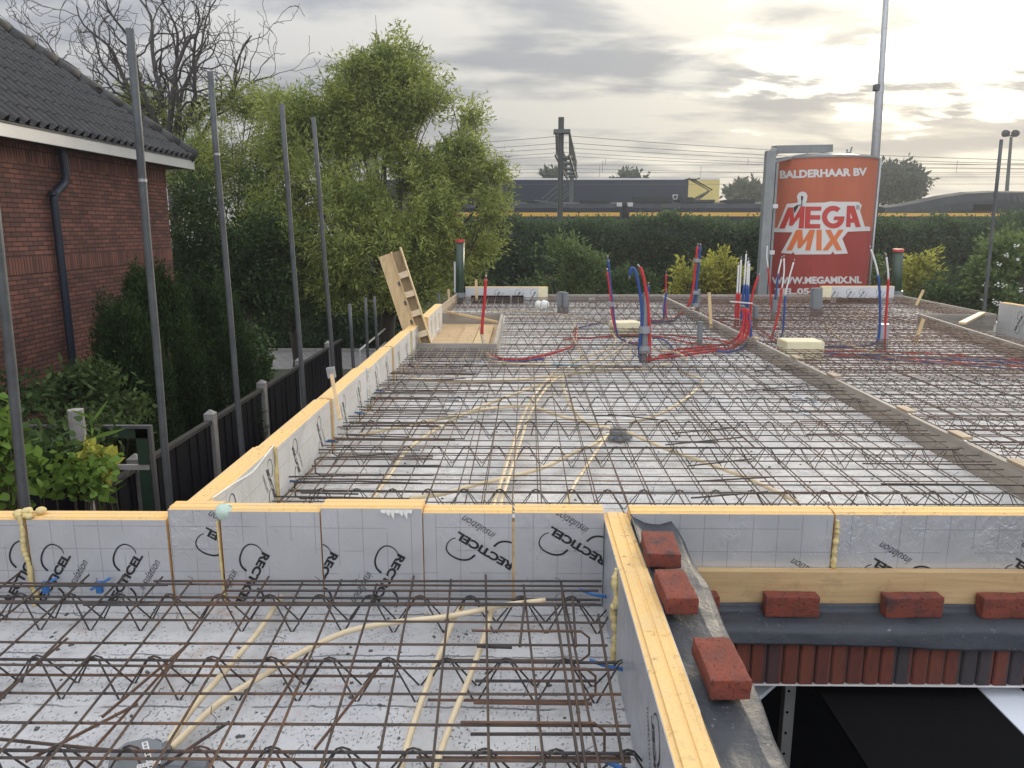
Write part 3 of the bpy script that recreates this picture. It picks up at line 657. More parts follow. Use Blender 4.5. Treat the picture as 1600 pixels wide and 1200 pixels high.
def brick(loc, rz, size, mt_, label, group, tilt=0):
    l, w_, h = size; bm = bmesh.new(); bmesh.ops.create_cube(bm, size=1)
    for v in bm.verts: v.co = Vector((v.co.x*l, v.co.y*w_, (v.co.z+.5)*h))
    bmesh.ops.bevel(bm, geom=bm.edges[:], offset=.0035, segments=2, affect='EDGES', profile=.6)
    bmesh.ops.subdivide_edges(bm, edges=[e for e in bm.edges if e.calc_length() > .03], cuts=5, use_grid_fill=True)
    sd = rnd.random()*50
    for v in bm.verts: v.co += v.normal*.0038*noise.noise(v.co*34+Vector((sd, 0, 0)))
    me = bpy.data.meshes.new('brick'); bm.to_mesh(me); bm.free(); me.materials.append(mt_)
    me.polygons.foreach_set('use_smooth', [True]*len(me.polygons))
    o = bpy.data.objects.new('brick', me); C.objects.link(o); o.location = loc; o.rotation_euler = (tilt, 0, rz)
    return tag(o, label, 'brick', group)
G1 = 'loose bricks weighing down the membrane'
brick((.538, 1.885, .372), R(90), (.215, .105, .055), MT['brick'], 'loose red brick with pale dusted top, nearest to the camera on the membrane', G1)
brick((.500, 2.315, .378), R(91), (.21, .10, .055), MT['brick'], 'loose red brick, middle one of the three lying on the side membrane', G1)
brick((.508, 2.635, .385), R(87), (.21, .12, .052), MT['brickdark'], 'loose red brick with dark sooty patches, farthest on the side membrane', G1)
for k, (xa, xb, yb, mt_, lab) in enumerate(((1197, 1280, 955, 'brick', 'plain red brick on the ledge below the timber beam, left of the dark stained one'), (1383, 1474, 959, 'brickdark', 'dark stained red brick on the ledge, middle of the bricks below the timber beam'), (1535, 1622, 959, 'brick', 'red brick with grey top at the right picture edge on the ledge'), (1065, 1124, 948, 'brick', 'red brick half hidden behind the edge of the side membrane'))):
    a, b_ = P(xa, yb, Y=2.865), P(xb, yb, Y=2.865)
    brick(((a.x+b_.x)/2, 2.893, .018), R((-1, 2, 1, 0)[k]), (b_.x-a.x, .055, .088), MT[mt_], lab, G1)
# panel below the lintel
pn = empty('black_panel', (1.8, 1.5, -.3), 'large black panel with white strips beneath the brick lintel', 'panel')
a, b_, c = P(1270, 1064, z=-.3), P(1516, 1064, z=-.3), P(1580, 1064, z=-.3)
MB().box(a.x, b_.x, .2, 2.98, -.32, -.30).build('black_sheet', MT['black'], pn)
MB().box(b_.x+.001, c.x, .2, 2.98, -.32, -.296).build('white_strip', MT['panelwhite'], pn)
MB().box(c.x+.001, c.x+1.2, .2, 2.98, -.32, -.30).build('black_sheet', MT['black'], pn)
q = [P(1150, 1058, z=-.34), P(1222, 1058, z=-.34), P(1188, 1088, z=-.34), P(1150, 1105, z=-.34)]
m = MB(); m.extrude([q, [v-Vector((0, 0, .02)) for v in q]], 0, 0); tag(m.build('white_sheet', MT['panelwhite']), 'small white sheet corner beside the perforated steel post', 'sheet')
up = empty('steel_post', (P(1233, 1066, Y=2.98).x, 2.98, GZ), 'perforated grey steel post in the dark opening', 'post')
x = up.location.x; MB().box(x-.022, x+.022, 2.955, 2.96, GZ, -.25).box(x-.022, x-.018, 2.96, 3.0, GZ, -.25).box(x+.018, x+.022, 2.96, 3.0, GZ, -.25).build('channel', MT['galv'], up)
m = MB()
for k in range(14):
    z = -.27-.1*k; m.tube([(x-.008, 2.953, z), (x-.008, 2.9548, z)], .006, 10)
m.build('punched_holes', MT['black'], up)
# ------------------------------------------------------------------ formwork planks
def plank(name, a, b_, th, z0, z1, mt_, label, cat='form board', group=None, top=None):
    """upright board from a to b (xy)"""
    a, b_ = Vector((a[0], a[1], 0)), Vector((b_[0], b_[1], 0)); m = MB()
    m.beam(a+Vector((0,0,(z0+z1)/2)), b_+Vector((0,0,(z0+z1)/2)), th, z1-z0)
    return tag(m.build(name, mt_), label, cat, group)
GF = 'form boards edging the back deck'
yy = 3.09; k = 0
for k, (y0, y1) in enumerate(((3.1, 6.3), (6.302, 9.9), (9.902, 13.2), (13.202, 16.2))):
    o = plank('form_board', (DX, y0), (DX+rnd.uniform(-.012,.012), y1), .036, 0, .165-.004*k, MT['form'], f"grey divider plank between the two back decks, {['nearest length', 'second length from the front', 'third length from the front', 'farthest length'][k]}", group=GF)
for k, (px, py) in enumerate(((1195, 529), (1261, 559), (1315, 587), (1428, 641), (1500, 681), (1594, 727), (1105, 482))):
    p = P(px, py, z=.17)
    tag(MB().box(DX-.012, DX+.06, p.y-.09, p.y+.09, .168, .186).build('wooden_cleat', MT['formfresh']), f'small pale wooden cleat lying across the divider plank, {ORD[[2, 3, 4, 5, 6, 7, 1][k]-1]} from the far end', 'cleat', 'cleats on the divider plank')
    if k in (0, 1, 3, 4): tag(MB().box(DX-.024, DX-.0185, p.y-.16, p.y-.12, .12, .175).box(DX-.07, DX-.024, p.y-.15, p.y-.14, .12, .128).build('metal_clip', MT['galv']), f'small metal clip on the divider plank beside the {ORD[[2, 3, 4, 5, 6, 7, 1][k]-1]} cleat from the far end', 'clip', 'clips on the divider plank')
pa, pb = P(632, 536, z=.18), P(770, 536, z=.18)
sx0, sx1, sy0, sy1 = pa.x, pb.x+.05, pa.y, P(700, 490, z=.18).y
so_ = empty('stair_opening_form', ((sx0+sx1)/2, (sy0+sy1)/2, 0), 'rectangular wooden box form round the stair opening at the left parapet', 'formwork')
MB().box(sx0, sx1, sy0-.04, sy0, .0, .18).build('form_side', MT['formx'], so_)
MB().box(sx1-.04, sx1, sy0+.001, sy1, .0, .18).build('form_side', MT['form'], so_)
MB().box(sx0, sx1, sy1+.001, sy1+.04, .0, .19).build('form_side', MT['formx'], so_)
MB().box(sx0+.05, sx1-.042, sy0+.001, sy1, .004, .012).build('plywood_floor', MT['ply'], so_)
a, b_ = P(715, 533, z=.05), P(735, 507, z=.05)
tag(MB().box(a.x, a.x+.21, sy0+.1, sy1-.4, .014, .05).build('loose_plank', MT['ply']), 'short new plank lying on the plywood inside the stair opening form, left one', 'plank', 'planks in the stair opening')
tag(MB().box(a.x+.22, a.x+.43, sy0+.05, sy1-.5, .014, .05).build('loose_plank', MT['battenx']), 'short new plank lying on the plywood inside the stair opening form, right one', 'plank', 'planks in the stair opening')
a, b_ = P(697, 487, z=.2), P(777, 503, z=.2); tag(MB().beam(a, b_, .03, .03).build('batten', MT['battenx']), 'thin batten laid diagonally across the stair opening form', 'batten')
# leaning timber frame
def frame():
    Y0 = sy0+.18
    bl, br_ = P(648, 532, Y=Y0), P(664, 532, Y=Y0); tl, tr = P(593, 402, Y=Y0+.25), P(612, 395, Y=Y0+.25)
    e = empty('timber_frame', bl, 'ladder like frame of new planks leaning over the left parapet', 'timber frame')
    dn = (bl-tl).normalized(); sd = Vector((1, .35, 0)).normalized()
    wd = .27; thk = .03
    a0, a1 = bl.copy(), tl.copy()
    MB().beam(a0+dn*.1, a1, .026, .24, up=(1, .2, .2)).build('side_plank', MT['batten'], e)
    q0 = P(661, 532, Y=Y0-.1); q1 = P(617, 400, Y=Y0+.15)
    MB().beam(q0+dn*.1, q1, .024, .20, up=(1, .2, .2)).build('side_plank', MT['batten'], e)
    for t_ in (.28, .52, .78, .97):
        c0 = a1.lerp(a0, t_); c1 = q1.lerp(q0, t_)
        MB().beam(c0+Vector((.05,-.10,0)), c1+Vector((.09,-.06,0)), .07, .03, up=(dn.x, dn.y, dn.z)).build('rung', MT['battenx'], e)
def frame2():
    # flat frame: a wide back plank, a thin edge, and short cross blocks between, leaning to the left
    Yb = sy0+.12; b0 = P(645, 534, Y=Yb); t0 = P(601, 399, Y=Yb+.1)
    e = empty('timber_frame', b0, 'ladder like frame of new planks leaning over the left parapet', 'timber frame')
    d = (t0-b0); L_ = d.length; dz = d.normalized(); sx = Vector((dz.z, 0, -dz.x)).normalized(); ny = dz.cross(sx).normalized()
    if ny.y > 0: ny = -ny
    def bar(s0, s1, l0, l1, n0, n1, name, mt_):
        vs = []
        for l in (l0, l1):
            for s_, n_ in ((s0, n0), (s1, n0), (s1, n1), (s0, n1)): vs.append(b0+dz*l*L_+sx*s_+ny*n_)
        MB().add(vs, [(3,2,1,0),(4,5,6,7),(0,1,5,4),(1,2,6,5),(2,3,7,6),(3,0,4,7)]).build(name, mt_, e)
    bar(-.07, .085, -.08, 1.0, 0, .035, 'back_plank', MT['batten'])
    bar(.086, .10, -.08, 1.01, 0, .05, 'edge_strip', MT['panelwhite'] if False else MT['battenx'])
    bar(.21, .226, -.08, 1.03, 0, .05, 'edge_strip', MT['battenx'])
    bar(.101, .209, -.08, 1.0, .0, .006, 'inner_web', MT['webdark'])
    for t_ in (.02, .26, .48, .70): bar(.101, .209, t_, t_+.065, .008, .052, 'rung', MT['panelwood'])
    for t_ in (.20, .42, .64): bar(.055, .085, t_-.01, t_+.035, .036, .044, 'metal_plate', MT['soffit'])
frame2()
# far edges
plank('form_board', (XW1+.05, 16.32), (8.0, 16.32), .04, 0, .17, MT['formx'], 'long dark form board along the far edge of the deck', group=GF)
a = P(684, 482, z=.2); b_ = P(707, 463, z=.25); plank('form_board', (a.x, 12.2), (b_.x, 15.9), .035, 0, .22, MT['formfresh'], 'weathered form board between the left parapet and the dark green pipe', group=GF)
c0, c1 = P(1410, 462, z=.17), P(1556, 491, z=.17)
plank('form_board', (c0.x, c0.y), (c1.x, c1.y), .035, 0, .17, MT['form'], 'pale form board at the far right deck edge behind the notch', group=GF)
d0, d1 = P(1436, 490, z=.17), P(1600, 541, z=.17); d2 = d0.lerp(d1, 1.5)
plank('form_board', (d0.x, d0.y), (d2.x, d2.y), .035, 0, .17, MT['form'], 'pale form board along the near side of the right notch', group=GF)
plank('form_board', (d0.x+.02, d0.y), (c1.x-.02, c1.y), .035, -.1, .165, MT['formx'], 'shaded form board closing the right notch crosswise', group=GF)
tag(MB().beam(P(1503, 505, z=.185), P(1535, 489, z=.185), .09, .03).build('batten', MT['battenx']), 'new batten bridging the right notch between two form boards', 'batten')
for k, (xa, ya, xb, yb, Y) in enumerate(((1443, 453, 1431, 478, 14.6), (1443, 498, 1430, 535, 10.4), (1108, 457, 1111, 512, 11.6))):
    tag(MB().beam(P(xa, ya, Y=Y), P(xb, yb, Y=Y), .045, .02, up=(0, 1, 0)).build('stake', MT['batten']), ['thin wooden stake tilted beside the far right form board', 'wooden stake tilted in the mesh near the right notch', 'thin wooden stake standing at the far part of the divider plank'][k], 'stake')
tag(MB().beam(P(744, 437, Y=15.7), P(745, 470, Y=15.7), .05, .03, up=(0, 1, 0)).build('stake', MT['batten']), 'short pale stake standing in front of the far left pale board', 'stake')
tag(MB().beam(P(701, 452, Y=15.7), P(702, 470, Y=15.7), .05, .03, up=(0, 1, 0)).build('stake', MT['batten']), 'small pale stake left of the dark green pipe', 'stake')
# strapped slat hanging from left parapet
tag(MB().beam(P(518, 585, X=XW1+.09), P(531, 655, X=XW1+.20), .022, .010, up=(0, 1, 0)).build('slat', MT['batten']), 'thin pale slat hanging down inside the left parapet', 'slat')
tag(MB().beam(P(516, 574, X=XW1+.05), P(519, 590, X=XW1+.06), .05, .04, up=(0, 1, 0)).build('clamp', MT['tape']), 'grey clamp on the left parapet at the top of the hanging slat', 'clamp')
# ------------------------------------------------------------------ reinforcement
def girder(x0, x1, y, label, group, h=.118, ph=0., r=1.0):
    e = empty('lattice_girder', ((x0+x1)/2, y, 0), label, 'lattice girder', group)
    lo = -.006; w_ = .05; sag = lambda x: .003*math.sin(x*1.7+y)
    xs = np.linspace(x0, x1, 14)
    MB().tube([(x, y+.003*math.sin(x*2), h+sag(x)) for x in xs], .005*r).build('top_chord', MT['girder'], e)
    for s_ in (-1, 1):
        pts = []; x = x0 + ph
        while x < x1:
            pts += [(x, y+s_*w_, lo), (x+.082, y+s_*.008, h+.004), (x+.1, y+s_*.005, h+.012), (x+.118, y+s_*.008, h+.004), (x+.2, y+s_*w_, lo)]; x += .2
        MB().tube(pts, .0034*r, 5).build('zigzag_web', MT['girder'], e)
GG = 'lattice girders cast into the decks'
for k, y in enumerate((1.45, 1.90, 2.36, 2.81)):
    girder(-3.25, RX0-.03 if k != 2 else RX0-.02, y, f"dark lattice girder of the front deck, {['nearest below the picture edge', 'crossing the bottom of the picture', 'in the middle of the front deck', 'along the front parapet'][k]}", GG, ph=.05*k)
gys = [4.08, 4.94, 5.63, 6.47, 7.12, 8.03, 8.7, 9.55, 10.2, 11.05, 11.7, 12.5, 13.15, 14.0, 14.7, 15.5]
for k, y in enumerate(gys):
    xs0 = XW1+.06 if not (sy0-.3 < y < sy1+.1) else sx1+.08
    girder(xs0, DX-.06, y, f'dark lattice girder of the left back deck, {ORD[k]} row from the front parapet', GG, ph=rnd.uniform(0, .12), r=.8)
for k, y in enumerate(gys):
    girder(DX+.08, (6.5 if y < 12.8 else 7.95), y+.18, f'dark lattice girder of the right back deck, {ORD[k]} row from the front parapet', GG, ph=rnd.uniform(0, .12), r=.8)
def mat_mesh(x0, x1, y0, y1, label, z=.132, sx=.15, sy=.15, skew=0., r=.0038, yoff=0., mtl='rebar', group='welded mesh mats on the decks', hole=None, jit=.008):
    m = MB(); y = y0 + yoff
    def clip(xa, xb, yy): 
        if hole and hole[2] < yy < hole[3] and xa < hole[1]: xa = max(xa, hole[1])
        return xa, xb
    while y < y1:
        xa, xb = clip(x0+rnd.uniform(-.03,.03), x1+rnd.uniform(-.03,.03), y); j0, j1, j2 = (rnd.uniform(-jit, jit) for _ in range(3))
        m.tube([(xa, y+j0, z+rnd.uniform(-.004,.004)), ((xa+xb)/2, y+j2, z-.004), (xb, y+j1, z+rnd.uniform(-.004,.004))], r, 5, False); y += sy
    x = x0+.05
    while x < x1-.02:
        ya = y0+rnd.uniform(-.05,.05); yb = y1+rnd.uniform(-.05,.05); j = rnd.uniform(-jit, jit)
        if hole and x < hole[1]:
            segs = [(ya, hole[2]-.05), (hole[3]+.05, yb)]
        else: segs = [(ya, yb)]
        for s0, s1 in segs:
            if s1-s0 < .1: continue
            m.tube([(x+skew*(s0-y0)+j, s0, z+.008), (x+skew*((s0+s1)/2-y0), (s0+s1)/2, z+.004), (x+skew*(s1-y0)-j, s1, z+.008)], r, 5, False)
        x += sx
    return tag(m.build('rebar_mat', MT[mtl]), label, 'reinforcement mesh', group)
mat_mesh(-3.25, RX0-.03, 1.1, 2.94, 'upper welded steel mat of the front deck, bars crossing at hand width', skew=-.05, yoff=.155, r=.0045)
mat_mesh(-3.2, -.45, 1.1, 2.6, 'lower rusty steel mat under the upper one on the front deck', z=.04, sx=.46, sy=.95, skew=.05, r=.005, mtl='rusty', yoff=.35)
hole = (sx0-.2, sx1+.03, sy0-.08, sy1+.08)
for k, (y0, y1, lab) in enumerate(((3.12, 7.9, 'nearest'), (7.55, 12.3, 'middle'), (11.9, 16.2, 'farthest'))):
    mat_mesh(XW1+.06, DX-.05, y0, y1, f'{lab} upper welded steel mat on the left back deck', z=.134+.004*k, skew=.006*(1-k), hole=hole, r=.0038)
    mat_mesh(DX+.05, 6.5 if k < 2 else 6.6, y0, y1, f'{lab} upper welded steel mat on the right back deck', z=.134+.004*k, skew=-.01*(1-k), r=.004, mtl='rusty' if k else 'rebar')
mat_mesh(6.7, 7.9, 12.95, 16.2, 'small welded steel mat behind the right notch', z=.13, mtl='rusty')
mat_mesh(XW1+.1, DX-.1, 3.2, 16.1, 'lower sparse steel mat under the upper mats of the left back deck', z=.045, sx=.9, sy=1.3, hole=hole, r=.004, mtl='rusty')
mat_mesh(DX+.1, 6.4, 3.2, 16.1, 'lower dense steel mat under the upper mats of the right back deck', z=.05, sx=.45, sy=.42, r=.0042, mtl='rusty')
mat_mesh(XW1+.2, DX-.2, 3.5, 15.8, 'fine brown steel mat lapped over the left back deck mats', z=.118, sx=.30, sy=1.2, hole=hole, r=.003, mtl='rebar', skew=.01, yoff=.07)
mat_mesh(DX+.2, 6.3, 3.5, 15.8, 'fine brown steel mat lapped over the right back deck mats', z=.118, sx=.22, sy=.22, r=.003, mtl='rusty', skew=-.02, yoff=.07)
# edge bars, hairpins, loose bars
def bar(pts, r, mt_, label, cat='rebar', group=None, name='rebar'):
    return tag(MB().tube(pts, r, 6).build(name, MT[mt_]), label, cat, group)
GB = 'extra bars along the front parapet'
for k, (a, b_, z, py) in enumerate(((-20, 262, .155, 914), (240, 940, .160, 908), (130, 940, .135, 945), (-20, 232, .13, 942), (355, 935, .15, 923))):
    p, q = P(a, py+2*(k == 0), z=z), P(b_, py, z=z)
    bar([p, q], .0048, 'girder', ['dark bar along the front parapet, at the left picture edge above the girder', 'long dark bar high against the front parapet', 'dark bar low along the front parapet under the logos', 'short dark bar low at the left end of the front parapet', 'second high dark bar along the front parapet'][k], group=GB)
GH = 'hairpin bars at the left edge of the back deck'
for k in range(14):
    y = 3.35+k*.42
    if y > 9: break
    x = XW1+.05+.006*k; ln = rnd.uniform(.55, .8); yz = rnd.uniform(-.03,.03)
    bar([(x+ln, y+yz, .15), (x+.03, y, .15), (x, y, .13), (x-.0, y, .05), (x+.03, y, .03), (x+ln, y-yz, .03)], .0045, 'rebar', f'bent hairpin bar at the left parapet, {ORD[k]} from the front corner', 'hairpin bar', GH)
    if k % 2 == 0 or k < 3:
        tag(MB().tube([(x-.06, y+.05, .12), (x+.03, y+.05, .115)], .007, 8).build('wall_tie', MT['bluetie'], smooth=True), f'blue plastic wall tie in the left parapet beside the {ORD[k]} hairpin bar', 'wall tie', 'blue wall ties')
for k, (y, z) in enumerate(((2.86, .115), (2.36, .105), (1.86, .10))):
    tag(MB().tube([(RX0-.11, y+.02, z+.012), (RX0-.05, y, z), (RX0+.0, y-.01, z-.004)], .0065, 8).build('wall_tie', MT['bluetie'], smooth=True), f"blue plastic wall tie at the right return parapet, {['farthest', 'middle', 'nearest'][k]}", 'wall tie', 'blue wall ties')
for k, px in enumerate((72, 156)):
    p = P(px, 915, Y=2.93); tag(MB().tube([p+Vector((-.03,-.02,-.01)), p+Vector((0,0,.005)), p+Vector((.03,.03,.02))], .006, 8).box(p.x-.012, p.x+.012, p.y-.012, p.y+.004, p.z-.03, p.z+.02).build('wall_tie', MT['bluetie']), f"blue plastic wall tie at the front parapet, {['left', 'right'][k]} of the pair below the slanting logos", 'wall tie', 'blue wall ties')
GE = 'short bars lapped along the left parapet'
for k in range(15):
    y = 3.27+.3*k+rnd.uniform(-.04,.04); x = XW1+rnd.uniform(.02,.10); ln = rnd.uniform(.6, 1.0)
    bar([(x, y, .145), (x+ln*.5, y+rnd.uniform(-.02,.02), .143), (x+ln, y+rnd.uniform(-.05,.05), .146)], .0048, 'girder', f'short straight dark bar lapped at the left parapet, {ORD[k]} from the front corner', group=GE)
GD = 'short bars lapped along the divider plank'
for k in range(12):
    y = 3.42+.36*k+rnd.uniform(-.04,.04); x = DX-rnd.uniform(.06,.12); ln = rnd.uniform(.6, .9)
    bar([(x-ln, y+rnd.uniform(-.03,.03), .143), (x, y, .145)], .0048, 'girder', f'short straight dark bar lapped at the divider plank, {ORD[k]} from the front', group=GD)
GHR = 'hairpin bars at the right return parapet'
for k, y in enumerate((2.52, 2.28, 2.0, 1.78, 1.5)):
    x = RX0-.10; bar([(x-.42, y, .145), (x-.03, y, .145), (x, y, .12), (x, y-.01, .06), (x-.03, y-.01, .035), (x-.55, y-.01, .035)], .0045, 'rusty', f'rusty hairpin bar at the right return parapet, {ORD[k]} from its far end', 'hairpin bar', GHR)
# paired bars running away near the corner
for k, (xa, ya, xb, yb) in enumerate(((867, 945, 905, 1200), (878, 925, 915, 1200), (895, 935, 900, 1010), (820, 940, 812, 1010), (935, 960, 975, 1200))):
    bar([P(xa, ya, z=.15), P(xb, yb, z=.15)], .0048, 'rebar', ['steel bar running to the corner, left of the close pair', 'steel bar running to the corner, right of the close pair', 'short stub bar between the pair and the corner board', 'short stub bar left of the close pair', 'steel bar hugging the right return parapet'][k], group='bars running towards the camera near the corner')
for k, (xa, ya, xb, yb, mt_) in enumerate(((745, 1010, 800, 1012, 'girder'), (742, 1064, 930, 1064, 'girder'), (740, 1098, 925, 1100, 'rusty'), (735, 1147, 985, 1147, 'girder'), (735, 1184, 985, 1184, 'rusty'), (160, 1120, 290, 1010, 'rusty'), (40, 1190, 215, 1100, 'rusty'), (250, 1200, 358, 1128, 'girder'), (492, 1170, 595, 1040, 'rusty'), (0, 1155, 170, 1172, 'rebar'))):
    bar([P(xa, ya, z=.10), P(xb, yb, z=.10)], .005, mt_, ['short dark bar end in the middle of the front deck', 'dark bar reaching to the right return parapet, farthest of the lap bars', 'rusty bar reaching to the right return parapet, second lap bar', 'dark lap bar reaching to the right return parapet near the bottom', 'rusty lap bar lowest at the right return parapet', 'rusty slanting bar beside the cream conduits', 'rusty slanting bar at the bottom left corner', 'dark bar slanting across the junction box', 'rusty slanting bar crossing the middle of the front deck', 'thin bar lying low at the bottom left edge'][k], group='loose bars on the front deck')
GL = 'loose short bars on the left back deck'
lb = [(1165,610,1300,600),(1075,728,1175,717),(1040,695,1160,683),(1045,690,1120,692),(1080,778,1200,768),(1090,752,1210,745),(1135,545,1175,560),(1180,580,1260,575),(1050,677,1150,668),(950,647,1040,657),(540,680,640,683),(520,715,620,708),(450,745,600,742),(500,668,640,664),(470,770,560,772),(930,650,1010,648)]
for k, (xa, ya, xb, yb) in enumerate(lb):
    side = 'left parapet' if xa < 700 else 'divider plank'
    bar([P(xa, ya, z=.15), P(xb, yb, z=.15)], .0048, 'girder', f'loose short dark bar on the mat towards the {side}, {ORD[sorted(range(16), key=lambda q: -lb[q][1]).index(k)]} nearest to the camera', group=GL)
for k, (xa, ya, xb, yb) in enumerate(((1130, 655, 1180, 700), (1080, 640, 1122, 690), (835, 660, 830, 680), (1040, 655, 1062, 682), (430, 790, 520, 700), (610, 600, 560, 660))):
    bar([P(xa, ya, z=.10), P(xb, yb, z=.10)], .006, 'rusty', f'thick rusty bar under the left back deck mat, {["between round junction box and divider plank", "right of the round junction box", "left of the round junction box", "just behind the round junction box", "beside the left parapet in front", "beside the left parapet halfway back"][k]}', group='rusty bars under the mat')
g = random.Random(5); m = MB()
for k in range(420):
    if k % 3 == 0: x, y = g.uniform(-2.2, RX0-.05), g.uniform(1.6, 2.95)
    else: x, y = g.uniform(XW1+.05, DX-.05), g.uniform(3.2, 11)
    r_ = g.uniform(.002, .006); a_ = g.uniform(0, 3); M_ = Matrix.Translation((x, y, r_*.4))@Matrix.Rotation(a_, 4, 'Z')@Matrix.Rotation(g.uniform(-.4,.4), 4, 'X')
    m.box(-r_*g.uniform(.6, 1.8), r_*g.uniform(.6, 2.2), -r_, r_*g.uniform(.5, 1.2), -r_*.5, r_*.5, M_)
tag(m.build('crumbs', MT['mortar']), 'grit and crumbs scattered on the concrete decks', 'debris', kind='stuff')
m = MB()
for k in range(260):
    y = (1.55+.15*g.randint(0, 9)) if k < 60 else (3.27+.15*g.randint(0, 50)); x = g.uniform(-2.2, .2) if k < 60 else g.uniform(-1.2, 2.8)
    p = Vector((x, y, .14)); q = p+Vector((g.uniform(-.02,.02), g.uniform(-.02,.02), .018)); m.tube([p+Vector((-.008,0,-.012)), p+Vector((0,.006,.006)), q, q+Vector((g.uniform(-.02,.02), g.uniform(-.02,.02), .012))], .0012, 4)
tag(m.build('tie_wires', MT['girder']), 'small twisted tie wires on the reinforcement mats', 'wires', kind='stuff')
# wire end loops where the far mats turn up
m = MB()
for k in range(26):
    p = P(735+k*11, 486, z=.13); m.tube([p, p+Vector((0, .25, .02)), p+Vector((0.01, .26, .16))], .0045, 5)
tag(m.build('upturned_wires', MT['rusty']), 'row of upturned mesh wires along the far left deck edge', 'wires', kind='stuff')
# ------------------------------------------------------------------ conduits
def cond(pts, label, z=.075, r=.0105, mt_='pvc', cat='conduit', group='cream conduits on the decks', name='conduit', per=8):
    pp = [P(a[0], a[1], z=(a[2] if len(a) > 2 else z)) for a in pts]
    return tag(MB().tube(spline(pp, per), r, 8).build(name, MT[mt_], smooth=True), label, cat, group)
cond([(440, 932, .05), (405, 985), (350, 1050), (300, 1108), (262, 1162, .05)], 'straight cream conduit from the parapet to the grey junction box on the front deck', r=.011)
cond([(852, 938, .115), (780, 947, .115), (700, 963, .10), (620, 972, .09), (545, 986, .08), (480, 1015, .08), (410, 1056, .07), (340, 1100, .06), (268, 1168, .05)], 'long curved cream conduit sweeping right from the grey junction box on the front deck', r=.011)
cond([(725, 944, .08), (712, 962), (692, 1010), (668, 1070), (645, 1135), (622, 1215)], 'cream conduit running to the bottom edge, left of the pair in mid front deck', r=.011)
cond([(770, 944, .08), (760, 985), (735, 1055), (708, 1120), (690, 1170), (675, 1215)], 'cream conduit running to the bottom edge, right of the pair in mid front deck', r=.011)
jb = empty('junction_box', P(240, 1185, z=0), 'dark grey conduit junction box with perforated strap, bottom left on the front deck', 'junction box')
p = P(262, 1165, z=.05); q = P(246, 1190, z=.05)
MB().tube([p, p.lerp(q, .5), q], .0165, 12).build('conduit_socket', MT['grey'], jb, smooth=True)
MB().tube([p+Vector((-.036,.01,0)), q+Vector((-.036,.01,0))], .0165, 12).build('conduit_socket', MT['grey'], jb, smooth=True)
c = P(225, 1198, z=.03); MB().tube([c+Vector((-.02, 0, -.03)), c+Vector((-.02, 0, .04))], .075, 8).tube([c+Vector((.05,0,.01)), c+Vector((.19,-.01,.01))], .018, 10).build('box_body', MT['grey'], jb)
m = MB()
for (pa_, pb_) in ((P(226, 1160, z=.10), P(236, 1200, z=.10)), (P(215, 1198, z=.10), P(250, 1190, z=.10))):
    d = (pb_-pa_); n_ = 8; sd = d.normalized().cross(Vector((0, 0, 1)))
    for s_ in (-1, 1): m.beam(pa_+sd*.006*s_, pb_+sd*.006*s_, .004, .0015)
    for k in range(n_+1): c_ = pa_.lerp(pb_, k/n_); m.beam(c_-sd*.008, c_+sd*.008, .004, .0016)
m.build('perforated_strap', MT['silow'], jb)
bk = [
 ([(950,679),(925,696),(900,706),(850,730),(800,744),(740,758),(690,772),(640,778)], 'cream conduit leaving the round junction box to the lower left'),
 ([(948,680),(935,700),(912,735),(896,760),(884,788)], 'cream conduit from the round junction box towards the front parapet'),
 ([(980,675),(1005,686),(1050,705),(1100,722),(1162,745),(1200,762),(1245,784)], 'cream conduit from the round junction box to the lower right'),
 ([(985,661),(1017,652),(1045,640),(1075,620),(1097,598),(1088,589),(1060,580)], 'cream conduit from the round junction box curving up right'),
 ([(955,670),(935,665),(910,659),(875,650),(845,640),(815,635),(770,638),(700,652),(640,664),(560,680)], 'cream conduit from the round junction box far to the left'),
 ([(940,668),(915,660),(893,637),(883,615),(879,588),(890,572)], 'cream conduit arching up from the round junction box'),
 ([(768,800),(785,745),(803,690),(815,655),(832,622),(852,596),(872,577),(905,562),(950,545),(962,530),(952,515)], 'left cream conduit of the long pair running the depth of the left back deck'),
 ([(778,800),(795,745),(813,690),(825,655),(842,622),(866,594),(890,583),(930,566),(958,552),(985,530)], 'right cream conduit of the long pair running the depth of the left back deck'),
 ([(575,790),(610,740),(640,700),(700,660),(760,632),(830,606),(868,590)], 'cream conduit from the front left edge joining the long pair'),
 ([(640,592),(720,596),(800,594),(850,589),(930,580),(1000,576),(1048,568)], 'cream conduit crossing the left back deck in front of the red pipe'),
 ([(762,562),(800,568),(870,570),(940,572),(980,562),(985,545)], 'cream conduit running beside the red pipe loop'),
 ([(900,500),(893,520),(905,545),(912,560)], 'cream conduit at the far part of the left back deck, left loop'),
 ([(1000,530),(1020,545),(1060,552),(1075,565)], 'cream conduit between the pipe bundle and the divider plank'),
 ([(760,485),(820,487),(880,492),(950,505)], 'cream conduit crossing far back beside the stair opening'),
 ([(1290,505),(1320,535),(1400,560)], 'cream conduit on the right back deck behind the pipes'),
]
for pts, lab in bk: cond(pts, lab, z=.09, r=.0135)
rb = empty('junction_box', P(966, 680, z=0), 'round dark grey junction box in the middle of the left back deck', 'junction box')
c = P(966, 682, z=.03); MB().tube([c+Vector((0,0,-.03)), c+Vector((0,0,.05))], .065, 12).build('box_body', MT['grey'], rb)
m = MB()
for k in range(8):
    t_ = k*math.pi/4; d = Vector((math.cos(t_), math.sin(t_), 0)); m.tube([c+d*.05, c+d*.105], .016, 8)
m.build('conduit_socket', MT['grey'], rb); MB().box(c.x-.06, c.x+.06, c.y-.012, c.y+.012, .082, .09).build('lid_strap', MT['soffit'], rb)
